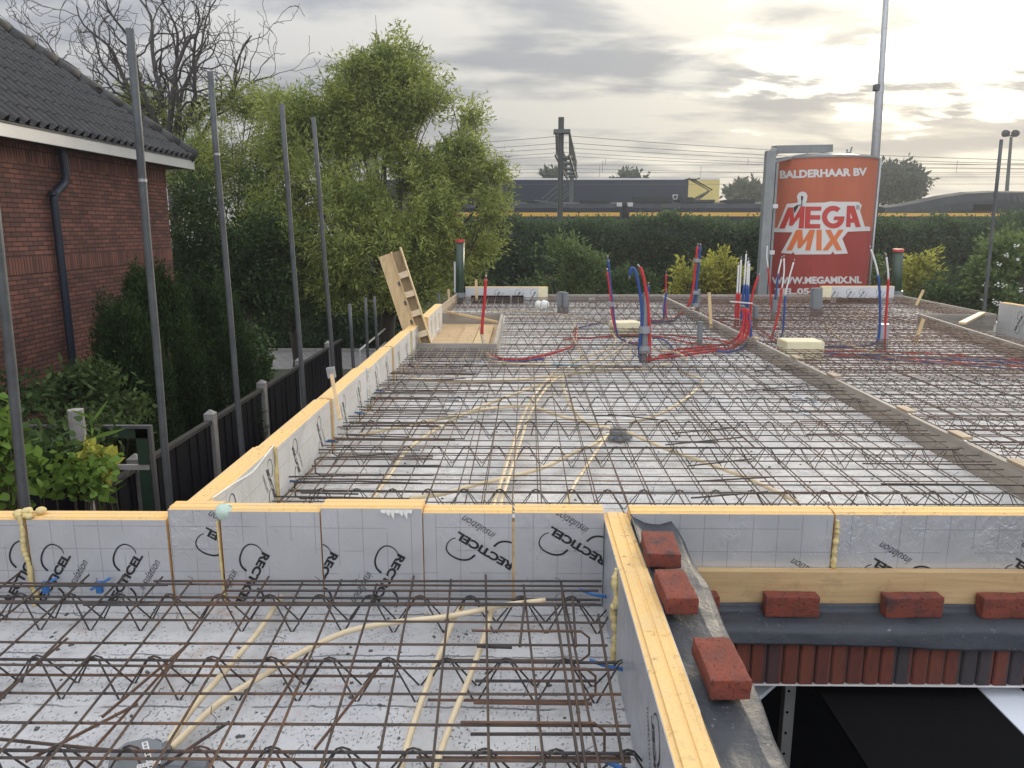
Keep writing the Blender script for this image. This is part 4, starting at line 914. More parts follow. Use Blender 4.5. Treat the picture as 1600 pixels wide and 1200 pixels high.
# ------------------------------------------------------------------ red / blue water pipes
def pipe(pts, mt_, label, r=.020, cap=True, name='water_pipe', group='red and blue water pipes', white=None, collar=True):
    """pts are (px,py,Y or None, z or None) ; white = index from which the pipe shows bare white tube"""
    pp = [P(a[0], a[1], Y=a[2]) if a[2] is not None else P(a[0], a[1], z=a[3]) for a in pts]; r *= .76
    e = empty(name, pp[0], label, 'pipe', group)
    if white is None:
        s_ = spline(pp, 8); MB().tube(s_, r, 10).build('jacket', MT[mt_], e, smooth=True)
    else:
        k = white*8; s_ = spline(pp, 8); MB().tube(s_[:k+1], r, 10).build('jacket', MT[mt_], e, smooth=True)
        MB().tube(s_[k:], r*.72, 10).build('bare_tube', MT['whitep'], e, smooth=True)
    if collar:
        d = (s_[-1]-s_[-2]).normalized(); MB().tube([s_[-1], s_[-1]+d*.05], r*.55, 8).build('end_plug', MT['brass'], e, smooth=True)
    return e
def V(Y): return lambda px, py: (px, py, Y, None)
def H(z): return lambda px, py: (px, py, None, z)
# A: tall pair bent over, in front
YA = P(1008, 566, z=0).y; a = V(YA)
pipe([a(1001, 566), a(999, 545), a(1003, 500), a(1001, 465), a(996, 436), a(991, 421), a(986, 420), a(984, 430)], 'blue', 'blue pipe bent over at its top, taped to the grey tube at mid deck', r=.024)
pipe([a(1014, 566), a(1015, 540), a(1014, 500), a(1011, 465), a(1006, 436), a(1002, 421), a(1000, 418)], 'red', 'tall red pipe taped to the grey tube at mid deck', r=.024)
def greytube(pa, pb, r, label, n=14):
    e = tag(MB().tube([pa, pb], r, n).build('grey_tube', MT['grey']), label, 'tube', 'grey tubes standing on the decks'); return e
greytube(P(1006, 568, Y=YA+.0), P(1009, 457, Y=YA+.03), .036, 'grey tube between the bent blue pipe and the tall red pipe')
for k, py in enumerate((515, 546)):
    p = P(1007, py, Y=YA); tag(MB().tube([p-Vector((0,0,.04)), p+Vector((0,0,.04))], .066, 14).build('tape_wrap', MT['tape']), f"{['upper', 'lower'][k]} grey tape wrap round the pipes at mid deck", 'tape')
# B
YB = P(962, 532, z=.02).y; a = V(YB); h = H(.04)
pipe([h(1010, 535), h(985, 535), a(968, 527), a(958, 500), a(953, 455), a(949, 425)], 'red', 'red pipe of the upright pair left of the cream block', r=.019)
pipe([h(1000, 540), h(980, 534), a(966, 525), a(960, 500), a(955, 455), a(950, 405)], 'blue', 'blue pipe of the upright pair left of the cream block', r=.019)
p = P(954, 475, Y=YB); tag(MB().tube([p-Vector((0,0,.03)), p+Vector((.003,0,.03))], .042, 12).build('tape_wrap', MT['tape']), 'grey tape wrap on the upright pair left of the cream block', 'tape')
# C
YC = P(1040, 500, z=.02).y; a = V(YC)
pipe([a(1037, 500), a(1038, 480), a(1041, 456)], 'blue', 'short blue pipe standing far back between the bundles', r=.024)
pipe([a(1041, 500), a(1040, 470), a(1041, 428)], 'red', 'thin short red pipe standing far back between the bundles', r=.017)
pipe([a(1012, 498), a(1013, 470), a(1013, 446)], 'blue', 'short dark pipe behind the tall red pipe', r=.02)
# D
YD = P(1088, 492, z=.0).y; a = V(YD); h = H(.05)
pipe([h(1000, 503), h(1040, 502), a(1068, 494), a(1081, 480), a(1087, 455), a(1091, 420), a(1094, 385)], 'blue', 'blue pipe of the tall taped bundle at the far divider plank', r=.030)
pipe([h(1000, 501), h(1040, 500), a(1064, 490), a(1077, 474), a(1083, 450), a(1086, 420), a(1090, 385)], 'red', 'red pipe of the tall taped bundle at the far divider plank', r=.028)
greytube(P(1088, 506, Y=YD+.05), P(1091, 452, Y=YD+.05), .045, 'grey tube behind the tall taped bundle at the far divider plank')
greytube(P(1093, 546, z=0), P(1094, 502, Y=P(1093, 546, z=0).y), .036, 'short grey tube standing alone before the divider plank')
for k, py in enumerate((407, 457, 477)):
    p = P(1089-.04*(py-407), py, Y=YD-.02); tag(MB().tube([p-Vector((0,0,.03)), p+Vector((0,0,.03))], .058, 12).build('tape_wrap', MT['tape']), f"{['top', 'middle', 'lowest'][k]} grey tape wrap on the tall bundle at the far divider plank", 'tape')
# E cluster right of the divider
YE = P(1160, 512, z=.0).y; a = V(YE)
for k, (bx, tx, ty, col, wy) in enumerate(((1149, 1154, 415, 'red', 458), (1153, 1158, 406, 'red', 459), (1158, 1166, 397, 'blue', 445), (1163, 1169, 408, 'blue', 446), (1167, 1171, 412, 'blue', 447))):
    wx = bx+(tx-bx)*(510-wy)/(510-ty)
    pipe([a(bx, 510), a(bx+1, 485), a(wx, wy), a((wx+tx)/2, (wy+ty)/2), a(tx, ty)], col, f"{col} pipe with bare white end, {ORD[k]} from the left in the clamped cluster", r=.024, white=2)
pipe([a(1172, 500), a(1174, 470), a(1180, 445), a(1185, 432)], 'red', 'tilted red pipe at the right of the clamped cluster', r=.026)
tag(MB().beam(P(1141, 471, Y=YE-.06), P(1176, 474, Y=YE-.06), .02, .02).build('clamp_bar', MT['silow']), 'upper pale clamp bar across the pipe cluster', 'clamp bar')
tag(MB().beam(P(1142, 498, Y=YE-.06), P(1160, 500, Y=YE-.06), .02, .02).build('clamp_bar', MT['silow']), 'lower pale clamp bar across the pipe cluster', 'clamp bar')
greytube(P(1180, 512, Y=YE+.1), P(1181, 477, Y=YE+.1), .045, 'small grey tube right of the clamped pipe cluster')
# F loops over the divider
YF = P(1150, 548, z=.02).y; a = V(YF+.25); h = H(.05)
for k, (dx, dy) in enumerate(((0, 0), (5, 2), (-5, -1))):
    pipe([h(1010+20*k, 562-6*k), h(1060, 556-5*k), h(1110, 549-4*k), h(1140+dx, 544+dy-3*k), a(1158+dx, 528+dy), a(1166+dx, 508+dy), a(1166+dx*.8, 490), a(1162+dx*.6, 482)], 'red', f"thick red pipe looping up beside the divider plank, {['middle', 'right', 'left'][k]} of three", r=.022)
pipe([h(1120, 549), h(1145, 549), a(1163, 541), a(1173, 524), a(1172, 505), a(1169, 488)], 'blue', 'blue pipe looping up beside the divider plank in front of the red ones', r=.022)
for k, pts in enumerate(([(880, 530), (920, 528), (975, 524), (1030, 526), (1080, 536), (1140, 540)], [(1030, 522), (1080, 527), (1120, 531), (1150, 538)])):
    pipe([H(.03)(*q) for q in pts], 'red', ['thin red pipe lying across the deck behind the grey tube', 'thin red pipe lying farthest back before the divider plank'][k], r=.016, collar=False)
pipe([H(.03)(*q) for q in ((1020, 528), (1035, 530), (1048, 540), (1052, 552), (1050, 560))], 'blue', 'blue pipe coiled on the mat behind the tall red pipe', r=.018, collar=False)
pipe([H(.03)(*q) for q in ((905, 512), (925, 507), (950, 503))], 'blue', 'blue pipe lying left of the upright pair', r=.018, collar=False)
# G group before the silo
YG = P(1208, 530, z=0).y; a = V(YG); YG2 = P(1208, 500, z=0).y; b_ = V(YG2)
pipe([b_(1203, 506), b_(1206, 495), b_(1204, 460), b_(1200, 418), b_(1198, 400), b_(1199, 384)], 'red', 'slim red pipe with bare white end, leftmost of the four before the silo', r=.019, white=3)
pipe([b_(1209, 505), b_(1212, 465), b_(1216, 428), b_(1218, 418), b_(1221, 405)], 'blue', 'blue pipe in a grey sleeve with bare white end before the silo', r=.022, white=2)
greytube(P(1207, 506, Y=YG2-.05), P(1211, 469, Y=YG2-.05), .04, 'grey sleeve tube of the pipes before the silo')
pipe([a(1196, 533), a(1206, 525), a(1214, 500), a(1219, 470), a(1222, 450), a(1225, 425), a(1225, 404)], 'red', 'curved red pipe with long white end before the silo', r=.019, white=4)
pipe([a(1212, 536), a(1222, 522), a(1225, 495), a(1227, 462), a(1233, 435), a(1240, 410)], 'blue', 'curved blue pipe with long white end, rightmost before the silo', r=.019, white=3)
# H pair at right
YH = P(1380, 546, z=0).y; a = V(YH); h = H(.03)
pipe([h(1300, 541), h(1345, 541), a(1368, 536), a(1374, 520), a(1375, 470), a(1372, 430), a(1367, 408), a(1361, 390)], 'blue', 'blue pipe with kinked white end at the right deck', r=.021, white=5)
pipe([a(1382, 546), a(1383, 515), a(1386, 470), a(1388, 436), a(1387, 418), a(1385, 402)], 'red', 'red pipe with straight white end at the right deck', r=.021, white=3)
p = P(1379, 545, Y=YH+.02); tag(MB().box(p.x-.07, p.x+.05, p.y-.03, p.y+.05, 0, .33).build('tape_wrap', MT['tape']), 'grey taped block at the foot of the right pipe pair', 'tape')
# I at stair opening
YI = P(757, 560, z=0).y; a = V(YI); h = H(.05)
pipe([a(753, 522), a(754, 500), a(757, 470), a(759, 436)], 'red', 'short red pipe standing at the corner of the stair opening form', r=.025)
pipe([h(764, 555), h(780, 560), h(810, 562), h(850, 555), h(880, 546), h(897, 536), h(901, 512)], 'red', 'thick red pipe curving on the deck from the stair opening', r=.026)
pipe([h(764, 560), h(800, 566), h(850, 560)], 'blue', 'blue pipe under the thick curving red pipe', r=.018, collar=False)
cond([(752, 512, .28), (755, 530, .15), (763, 556, .05), (775, 562, .05)], 'pale flexible duct leaning at the stair opening corner', r=.026, mt_='formfresh', cat='duct')
greytube(P(878, 489, z=0), P(877, 456, Y=P(878, 489, z=0).y), .085, 'grey square vent duct at the far deck edge, left of two side by side', 4)
greytube(P(884, 490, z=0), P(884, 457, Y=P(884, 490, z=0).y), .05, 'grey slim vent duct at the far deck edge, right of two side by side', 8)
greytube(P(1275, 493, z=0), P(1276, 450, Y=P(1275, 493, z=0).y), .11, 'grey corrugated duct before the far right pale board', 8)
# pipes lying on right deck
GR = 'pipes lying on the right back deck'
for k, (col, pts) in enumerate((('red', [(1180,510),(1200,524),(1230,538),(1280,548),(1340,549),(1400,550),(1500,556),(1620,566)]), ('blue', [(1205,534),(1240,544),(1300,552),(1380,556),(1480,562),(1620,568)]), ('blue', [(1280,542),(1340,544),(1400,556),(1500,561),(1620,562)]), ('red', [(1240,548),(1330,556),(1420,562),(1620,574)]), ('red', [(1100,492),(1140,508),(1160,516),(1185,530)]), ('blue', [(1285,556),(1360,560),(1450,566),(1620,580)]))):
    pipe([H(.035)(*q) for q in pts], col, f"{col} pipe lying on the right back deck, {['farthest and longest', 'behind the cream block', 'crossing the others near the taped block', 'in front of the cream block', 'short piece behind the divider plank', 'nearest to the camera'][k]}", r=.016, collar=False, group=GR)
# blocks, odds
def block(px0, px1, pyb, Yd, h, label, rz=0, d=.3):
    a, b_ = P(px0, pyb, z=.14), P(px1, pyb, z=.14); o = MB(); wd = b_.x-a.x
    bm = bmesh.new(); bmesh.ops.create_cube(bm, size=1)
    for v in bm.verts: v.co = Vector((v.co.x*wd, v.co.y*d, (v.co.z+.5)*h))
    bmesh.ops.bevel(bm, geom=bm.edges[:], offset=.008, segments=2, affect='EDGES')
    me = bpy.data.meshes.new('foam_block'); bm.to_mesh(me); bm.free(); me.materials.append(MT['eps'])
    o = bpy.data.objects.new('foam_block', me); C.objects.link(o); o.location = ((a.x+b_.x)/2, a.y+d/2, .02); o.rotation_euler.z = rz
    return tag(o, label, 'foam block', 'cream foam blocks')
block(1229, 1288, 546, 0, .21, 'cream foam block on the right back deck behind the divider plank', d=.36)
block(959, 1001, 512, 0, .19, 'cream foam block on the left back deck beside the upright pipe pair', R(14), d=.35)
def blobs(name, cs, mt_, label, cat):
    m = MB()
    for c, r_ in cs:
        m.grid(lambda u, v: c+Vector((math.cos(2*math.pi*u)*math.sin(math.pi*v), math.sin(2*math.pi*u)*math.sin(math.pi*v), math.cos(math.pi*v)))*r_*(1+.15*noise.noise(Vector((u*5, v*5, r_*90)))), 12, 8)
    return tag(m.build(name, mt_, smooth=True), label, cat)
c = P(847, 478, Y=13.8); blobs('foam_clump', [(c+Vector((-.06, 0, .03)), .065), (c+Vector((.05, 0, .02)), .085), (c+Vector((0, 0, -.05)), .06)], MT['whitefoam'], 'white lumpy foam cap near the far left pale board', 'foam')
c = P(676, 518, z=.05); blobs('paper_cup', [(c, .06), (c+Vector((.05, .03, 0)), .05)], MT['whitefoam'], 'crumpled white cup beside the leaning timber frame', 'cup')
p = P(925, 467, Y=16.28); tag(MB().box(p.x-.07, p.x+.05, 16.2, 16.29, p.z-.05, p.z+.03).build('white_tag', MT['silow']), 'small white box on the far form board', 'box')
for k, (xa, ya, xb, yb) in enumerate(((862, 569, 905, 570), (1238, 616, 1256, 624), (1256, 624, 1280, 629), (1240, 640, 1262, 648))):
    a, b_ = P(xa, ya, z=.14), P(xb, yb, z=.14); m = MB(); m.beam(a, b_, .05 if k == 0 else .02, .004)
    tag(m.build('plastic_strip', MT['bluetarp']), ['wide blue plastic strip on the mat in mid left back deck', 'blue plastic strip near the divider plank, farthest', 'blue plastic strip near the divider plank, middle', 'blue plastic strip near the divider plank, nearest'][k], 'plastic strip', 'blue plastic strips')
# dark green pipes with red caps
for k, (px, pt, pb, Y) in enumerate(((719, 374, 470, 15.9), (1404, 389, 458, 16.5))):
    b0, t0 = P(px+(-1 if k == 0 else -3), pb, Y=Y), P(px, pt, Y=Y); b0.z = min(b0.z, .0)
    e = empty('drain_pipe', b0, ['dark green pipe with red cap at the far left deck edge', 'dark green pipe with red cap beside the silo'][k], 'drain pipe', 'green capped pipes')
    rr = .085 if k == 0 else .10
    MB().tube([b0, t0-Vector((0,0,.06))], rr, 16).build('pipe_body', MT['green'], e, smooth=True)
    MB().tube([t0-Vector((0,0,.06)), t0], rr*1.1, 16).build('pipe_cap', MT['redcap'], e)
    MB().tube([b0+Vector((0,0,.14)), b0+Vector((0,0,.24))], rr*1.25, 16).build('pipe_bracket', MT['grey'], e)
#==SPLIT==
# ------------------------------------------------------------------ scaffold standards
GSC = 'grey steel posts beside the left parapet'
for k, (xt, yt, xb, yb, Y, lab) in enumerate(((-22, 200, 40, 792, 4.0, 'grey steel post at the left picture edge, tilted, in front of the garden'),
    (203, 45, 264, 775, 5.35, 'tallest grey steel post, standing before the brick house wall'),
    (328, 112, 377, 690, 7.0, 'grey steel post second from the tallest towards the trees'),
    (440, 162, 474, 620, 8.3, 'grey steel post third in the row, before the green trees'),
    (490, 183, 521, 580, 9.6, 'grey steel post fourth in the row, before the big willow'),
    (546, 475, 551, 553, 11.8, 'short grey post left of the pair rising over the fence'),
    (571, 465, 574, 545, 13.2, 'short grey post, left of the close pair beside the white rail'),
    (585, 463, 589, 535, 14.2, 'short grey post, right of the close pair beside the white rail'),
    (685, 458, 686, 480, 16.6, 'small grey post beyond the far left corner of the deck'),
    (1565, 218, 1538, 480, 14.5, 'thin grey post at the right between the lamp mast and the shrubs'))):
    t, b = P(xt, yt, Y=Y), P(xb, yb, Y=Y+(.0)); d = (b-t); b2 = t + d*((GZ-t.z)/d.z)
    mid = [t.lerp(b2, i/8)+Vector((rnd.uniform(-.004,.004), 0, 0)) for i in range(9)]
    e = empty('steel_post', b2, lab, 'steel post', GSC)
    MB().tube(mid, .026 if k < 8 else (.03 if k == 9 else .026), 12).build('post_tube', MT['scaf'], e, smooth=True)
    if k in (1, 2): c = t.lerp(b2, .17 if k == 1 else .12); MB().tube([c-Vector((0,0,.02)), c+Vector((0,0,.0))], .0285, 12).build('post_joint', MT['galv'], e)
# ------------------------------------------------------------------ fence
fx = P(330, 645, z=GZ+2.0).x
FZ = GZ+2.0
e = empty('fence', (fx, 12, GZ), 'black board fence with grey cap rail and pale concrete posts left of the deck', 'fence')
py_ = [P(130, 775, z=FZ).y, P(207, 716, z=FZ).y, P(331, 646, z=FZ).y, P(412, 598, z=FZ).y, P(468, 563, z=FZ).y, P(515, 536, z=FZ).y]
st = (py_[-1]-py_[1])/4
posts = [py_[1]-st*2, py_[1]-st] + py_[1:] + [py_[-1]+st*.6]
for i in range(len(posts)):
    y = posts[i]
    if i < len(posts)-1:
        MB().box(fx-.06, fx+.06, y-.06, y+.06, GZ, FZ).extrude([[(fx-.065, y-.065, FZ), (fx+.065, y-.065, FZ), (fx+.065, y+.065, FZ), (fx-.065, y+.065, FZ)], [(fx-.008, y-.008, FZ+.05), (fx+.008, y-.008, FZ+.05), (fx+.008, y+.008, FZ+.05), (fx-.008, y+.008, FZ+.05)]], 0, 0).build('post', MT['conc'], e)
        y1 = posts[i+1]; m = MB(); q = y+.065
        while q < y1-.08:
            wdt = .135; j = rnd.uniform(-.004,.004); m.box(fx-.012+j+(.014 if int(q*7.3) % 2 else 0), fx+.004+j+(.014 if int(q*7.3) % 2 else 0), q, min(q+wdt, y1-.065), GZ+.05, FZ-.12); q += .118
        m.build('board_panel', MT['fpanel'], e)
        MB().box(fx-.035, fx+.04, y+.066, y1-.062, FZ-.119, FZ-.075).build('cap_rail', MT['frail'], e)
e2 = empty('railing', (fx+.4, 17, GZ), 'low white railing beyond the end of the black fence', 'railing')
a, b = P(562, 547, X=fx+.5), P(612, 505, X=fx+.5)
MB().tube([a, b], .022, 8).build('rail', MT['whitebar'], e2); MB().tube([a-Vector((0,0,.35)), b-Vector((0,0,.35))], .022, 8).build('rail', MT['whitebar'], e2)
for t_ in (0, .5, 1): c = a.lerp(b, t_); MB().tube([c, Vector((c.x, c.y, GZ))], .022, 8).build('post', MT['whitebar'], e2)
# ------------------------------------------------------------------ brick house at left
HX = -6.65
hc = P(275, 465, X=HX).y; hy0 = -3.0
EX = HX+.34                                         # fascia plane
ec = P(303, 250, X=EX); eb = P(303, 265, X=EX)
hz = eb.z
house = empty('brick_house', (HX-4, (hy0+hc)/2, GZ), 'red brick house with dark tiled hipped roof and white eaves board', 'house')
MB().box(HX-8, HX, hy0, hc, GZ, hz+.02).build('wall', MT['hwall'], house)
zs = P(275, 396, X=HX).z
MB().box(HX-.02, HX+.004, hy0, hc+.003, zs-.12, zs+.105).build('soldier_band', MT['hsold'], house)
MB().box(HX-.02, HX+.004, hy0, hc+.003, hz-.235, hz-.0).build('soldier_band', MT['hsold'], house)
MB().box(EX-.03, EX, hy0-.4, ec.y, eb.z, ec.z-.02).box(HX-8.3, EX-.0302, ec.y-.03, ec.y, eb.z, ec.z-.02).build('eaves_board', MT['white'], house)
MB().box(HX-8.2, EX-.031, hy0-.4, ec.y-.031, eb.z+.012, eb.z+.03).build('soffit', MT['soffit'], house)
MB().box(EX-.12, EX+.012, hy0-.4, ec.y+.01, ec.z-.0195, ec.z+.005).build('gutter_lip', MT['soffit'], house)
pitch = math.tan(R(41)); rz0 = ec.z+.012; RW = 4.3
def roofz(d): return rz0 + d*pitch
def tiled(fn_pt, length, depth, hipside):
    """fn_pt(along, up, h) -> world; rows of pantiles"""
    m = MB(); tw, th = .205, .33; ncol = int(length/tw); nrow = int(depth/th)+1; b = 5
    prof = [(0, .0), (.10, .055), (.24, .082), (.38, .055), (.50, .0), (.78, -.008)]
    for r_ in range(nrow):
        v0, v1 = r_*th, min((r_+1)*th+.03, depth+.03)
        for c_ in range(ncol):
            u0 = c_*tw
            if hipside and u0+tw > length - v0*math.cos(R(41)): continue
            base = len(m.v)
            for vv, lift in ((v0, .015), (v1, .002)):
                for pu, ph in prof+[(1.02, .0)]: m.v.append(tuple(fn_pt(u0+pu*tw, vv, ph+lift)))
            n = len(prof)+1
            for k in range(n-1): m.f.append((base+k, base+k+1, base+n+k+1, base+n+k))
            # front lip
            b2 = len(m.v)
            for pu, ph in prof+[(1.02, .0)]: m.v.append(tuple(fn_pt(u0+pu*tw, v0, ph+.015-.014)))
            for k in range(n-1): m.f.append((base+k+1, base+k, b2+k, b2+k+1))
    return m
sl_ = 1/math.cos(R(41)); Lr = ec.y-(hy0-.4)
up_ = Vector((-math.cos(R(41)), 0, math.sin(R(41)))); nrm_ = Vector((math.sin(R(41)), 0, math.cos(R(41))))
def rp(u, v, h): return Vector((EX, hy0-.4+u, rz0)) + up_*v + nrm_*h
m = MB()
tiled(rp, Lr, RW*sl_, True).build('roof_tiles', MT['tile'], house)
up2 = Vector((0, -math.cos(R(41)), math.sin(R(41)))); nr2 = Vector((0, math.sin(R(41)), math.cos(R(41))))
def rp2(u, v, h): return Vector((EX-8.6+u, ec.y, rz0)) + up2*v + nr2*h
m = tiled(rp2, 8.6, RW*sl_, True); m.build('roof_tiles', MT['tile'], house)
A_ = Vector((EX, hy0-.4, rz0-.01)); B_ = Vector((EX, ec.y, rz0-.01)); T1 = Vector((EX-RW, ec.y-RW, rz0+RW*pitch-.01)); T0 = Vector((EX-RW, hy0-.4, rz0+RW*pitch-.01)); C_ = Vector((EX-8.6, ec.y, rz0-.01)); D_ = Vector((EX-8.6, hy0-.4, rz0-.01))
MB().add([A_, B_, T1, T0, C_, D_], [(0,1,2,3), (1,4,2), (4,5,3,2)]).build('roof_deck', MT['soffit'], house)
# hip caps
m = MB(); d = (T1-B_); n = int(d.length/.36); off = Vector((0, 0, .05))
for k in range(n+1):
    a = B_+d*(k/n)+off; b = B_+d*min((k+1.12)/n, 1.1)+off; m.tube([a, b], [.15, .13], 10)
m.build('hip_tiles', MT['tile'], house, smooth=True)
# downpipe
dp = empty('downpipe', (HX, 0, GZ), None, None); bpy.data.objects.remove(dp)
pp = [P(97, 232, X=HX+.10), P(103, 275, X=HX+.10), P(101, 285, X=HX+.09), P(86, 303, X=HX+.09), P(84, 310, X=HX+.09)]
p_end = P(120, 590, X=HX+.09); pp += [Vector((HX+.09, pp[-1].y, pp[-1].z-.3)), Vector((HX+.09, pp[-1].y+.0, -1.1)), Vector((HX+.09, pp[-1].y, GZ+.05))]
pp[0].z = hz+.03
MB().tube(pp, .055, 14).build('downpipe', MT['pipe'], house, smooth=False)
m = MB()
for z in (2.05, .8, -.6): m.tube([(HX+.09, pp[4].y, z), (HX+.09, pp[4].y, z-.05)], .062, 14)
m.build('pipe_bracket', MT['pipe'], house)
# ------------------------------------------------------------------ garden gate frame, stump
a, b = P(20, 664, Y=7.2), P(236, 664, Y=7.2)
ge = empty('garden_gate', ((a.x+b.x)/2, 7.2, GZ), 'rusty framed dark green garden gate in the left garden', 'gate')
MB().box(a.x, b.x, 7.18, 7.23, a.z-.03, a.z).box(b.x-.03, b.x, 7.18, 7.23, GZ, a.z-.031).build('gate_frame', MT['soffit'], ge)
MB().box(b.x-.95, b.x-.051, 7.19, 7.22, a.z-.45, a.z-.40).box(b.x-.99, b.x-.951, 7.19, 7.22, GZ, a.z-.1).build('gate_bar', MT['conc'], ge)
MB().box(b.x-.16, b.x-.051, 7.195, 7.215, GZ, a.z-.031).box(b.x-1.2, b.x-.991, 7.195, 7.215, GZ, a.z-.12).box(a.x, b.x-.051, 7.195, 7.215, a.z-.13, a.z-.031).build('gate_sheet', MT['green'], ge)
a, b = P(118, 640, Y=6.3), P(126, 712, Y=6.3); b2 = a+(b-a)*((GZ-a.z)/(b-a).z)
tag(MB().tube([a, a.lerp(b2, .3), a.lerp(b2, .32), b2], [.062, .066, .072, .075], 14).build('wooden_post', MT['conc']), 'weathered round post standing in the left garden before the gate', 'post')
a, b = P(20, 800, Y=5.2), P(165, 745, Y=5.6)
tag(MB().box(a.x, b.x, 5.3, 5.34, GZ, P(60, 745, Y=5.3).z).build('board_fence', MT['fpanel']), 'low dark board fence overgrown by leaves in the left garden', 'fence')

# ------------------------------------------------------------------ vegetation
def leaf_obj(name, pts, dirs, ln, wd, mt_, parent=None, label=None, cat=None, group=None, seed=0, droop=0., kind=None, hexa=False):
    """pts (n,3), dirs (n,3) leaf directions; makes kite shaped leaves"""
    g = np.random.default_rng(seed); n = len(pts); pts = np.asarray(pts, float); d = np.asarray(dirs, float) + g.normal(0, .55, (n, 3))
    d[:, 2] -= droop; d /= np.linalg.norm(d, axis=1)[:, None]+1e-9
    s = np.cross(d, g.normal(0, 1, (n, 3))); s /= np.linalg.norm(s, axis=1)[:, None]+1e-9
    L_ = (ln*g.uniform(.6, 1.3, n))[:, None]; W_ = (wd*g.uniform(.7, 1.25, n))[:, None]
    K = 4
    v = np.stack([pts, pts+d*L_*.45+s*W_*.5, pts+d*L_, pts+d*L_*.45-s*W_*.5], 1).reshape(-1, 3)
    if ln < .101 and n < 3000 or hexa:
        K = 8; up = np.cross(d, s); z_ = lambda a, b, c=0.: pts+d*L_*a+s*W_*b+up*W_*c
        v = np.stack([z_(0,0), z_(.14,.34,.06), z_(.38,.5,.12), z_(.70,.30,.06), z_(1,0,-.1), z_(.70,-.30,.06), z_(.38,-.5,.12), z_(.14,-.34,.06)], 1).reshape(-1, 3)
    me = bpy.data.meshes.new(name); me.vertices.add(K*n); me.loops.add(K*n); me.polygons.add(n)
    off = np.zeros(3)
    if parent is not None: off = np.array(parent.location)
    me.vertices.foreach_set('co', (v-off).astype(np.float32).ravel()); me.loops.foreach_set('vertex_index', np.arange(K*n, dtype=np.int32))
    me.polygons.foreach_set('loop_start', np.arange(0, K*n, K, dtype=np.int32)); me.polygons.foreach_set('loop_total', np.full(n, K, dtype=np.int32))
    me.update(calc_edges=True); me.materials.append(mt_)
    o = bpy.data.objects.new(name, me); C.objects.link(o)
    if parent is not None: o.parent = parent
    return tag(o, label, cat, group, kind)
def lobes_leaves(lobes, n, seed, clump=.16, per=26, shell=.45, gap=.0, gscale=.9):
    """sprig clumps in ellipsoid lobes [(center, radii)] -> pts, dirs"""
    g = np.random.default_rng(seed); vol = np.array([l[1][0]*l[1][1]*l[1][2] for l in lobes])**.7; vol = vol/vol.sum()
    P_, D_ = [], []
    for (c, r), w_ in zip(lobes, vol):
        k = max(3, int(n*w_/per)); c = np.array(c); r = np.array(r)
        u = g.normal(0, 1, (k, 3)); u /= np.linalg.norm(u, axis=1)[:, None]; rad = g.uniform(shell, 1, k)**.6*(1+g.normal(0, .17, k))
        cc = c+u*rad[:, None]*r
        for q, uu in zip(cc, u):
            if gap and noise.noise(Vector(q*gscale)+Vector((seed, 0, 0))) < -gap: continue
            dr = uu*.8+np.array((0, 0, .35))+g.normal(0, .4, 3); dr /= np.linalg.norm(dr)
            t = g.uniform(-1, 1, per); pp = q+dr*(t[:, None]*clump*1.5)+g.normal(0, clump*.42, (per, 3)); P_.append(pp); D_.append(np.tile(dr, (per, 1)))
    return np.concatenate(P_), np.concatenate(D_)
def branchy(m, p, d, L, r, depth, wig, spread, upb, tips, g, curl=.0, minr=.004):
    """recursive limb"""
    n = max(4, int(L/.16)); pts = [p.copy()]; rs = [r]; q = p.copy(); dd = d.normalized(); ph = g.uniform(0, 6.28)
    ax = Vector((g.gauss(0,1), g.gauss(0,1), g.gauss(0,1))).normalized()
    for i in range(n):
        dd = (dd + Vector((g.gauss(0, wig), g.gauss(0, wig), g.gauss(0, wig)+upb*.06)) + ax.cross(dd)*curl*math.sin(ph+i*1.1)).normalized()
        q = q+dd*(L/n); pts.append(q.copy()); rs.append(max(minr, r*(1-.62*(i+1)/n)))
        if depth > 0 and i > n*.22 and g.random() < .45:
            nd = (dd+Vector((g.gauss(0,1), g.gauss(0,1), g.gauss(0,1)*.7)).normalized()*spread).normalized()
            branchy(m, q, nd, L*g.uniform(.45,.7), rs[-1]*.72, depth-1, wig, spread, upb, tips, g, curl, minr)
    m.tube(pts, rs, 5 if r < .04 else 8, False)
    tips.append((pts[-1], dd)); 
    if depth <= 1:
        for i in range(2, len(pts), 2): tips.append((pts[i], dd))
def Lb(px, py, Y, rpx, rpy=None, dep=None):
    c = P(px, py, Y=Y); s = Y/F*1.0; rpy = rpy or rpx
    return (tuple(c), (rpx*s, (dep or rpx)*s, rpy*s))
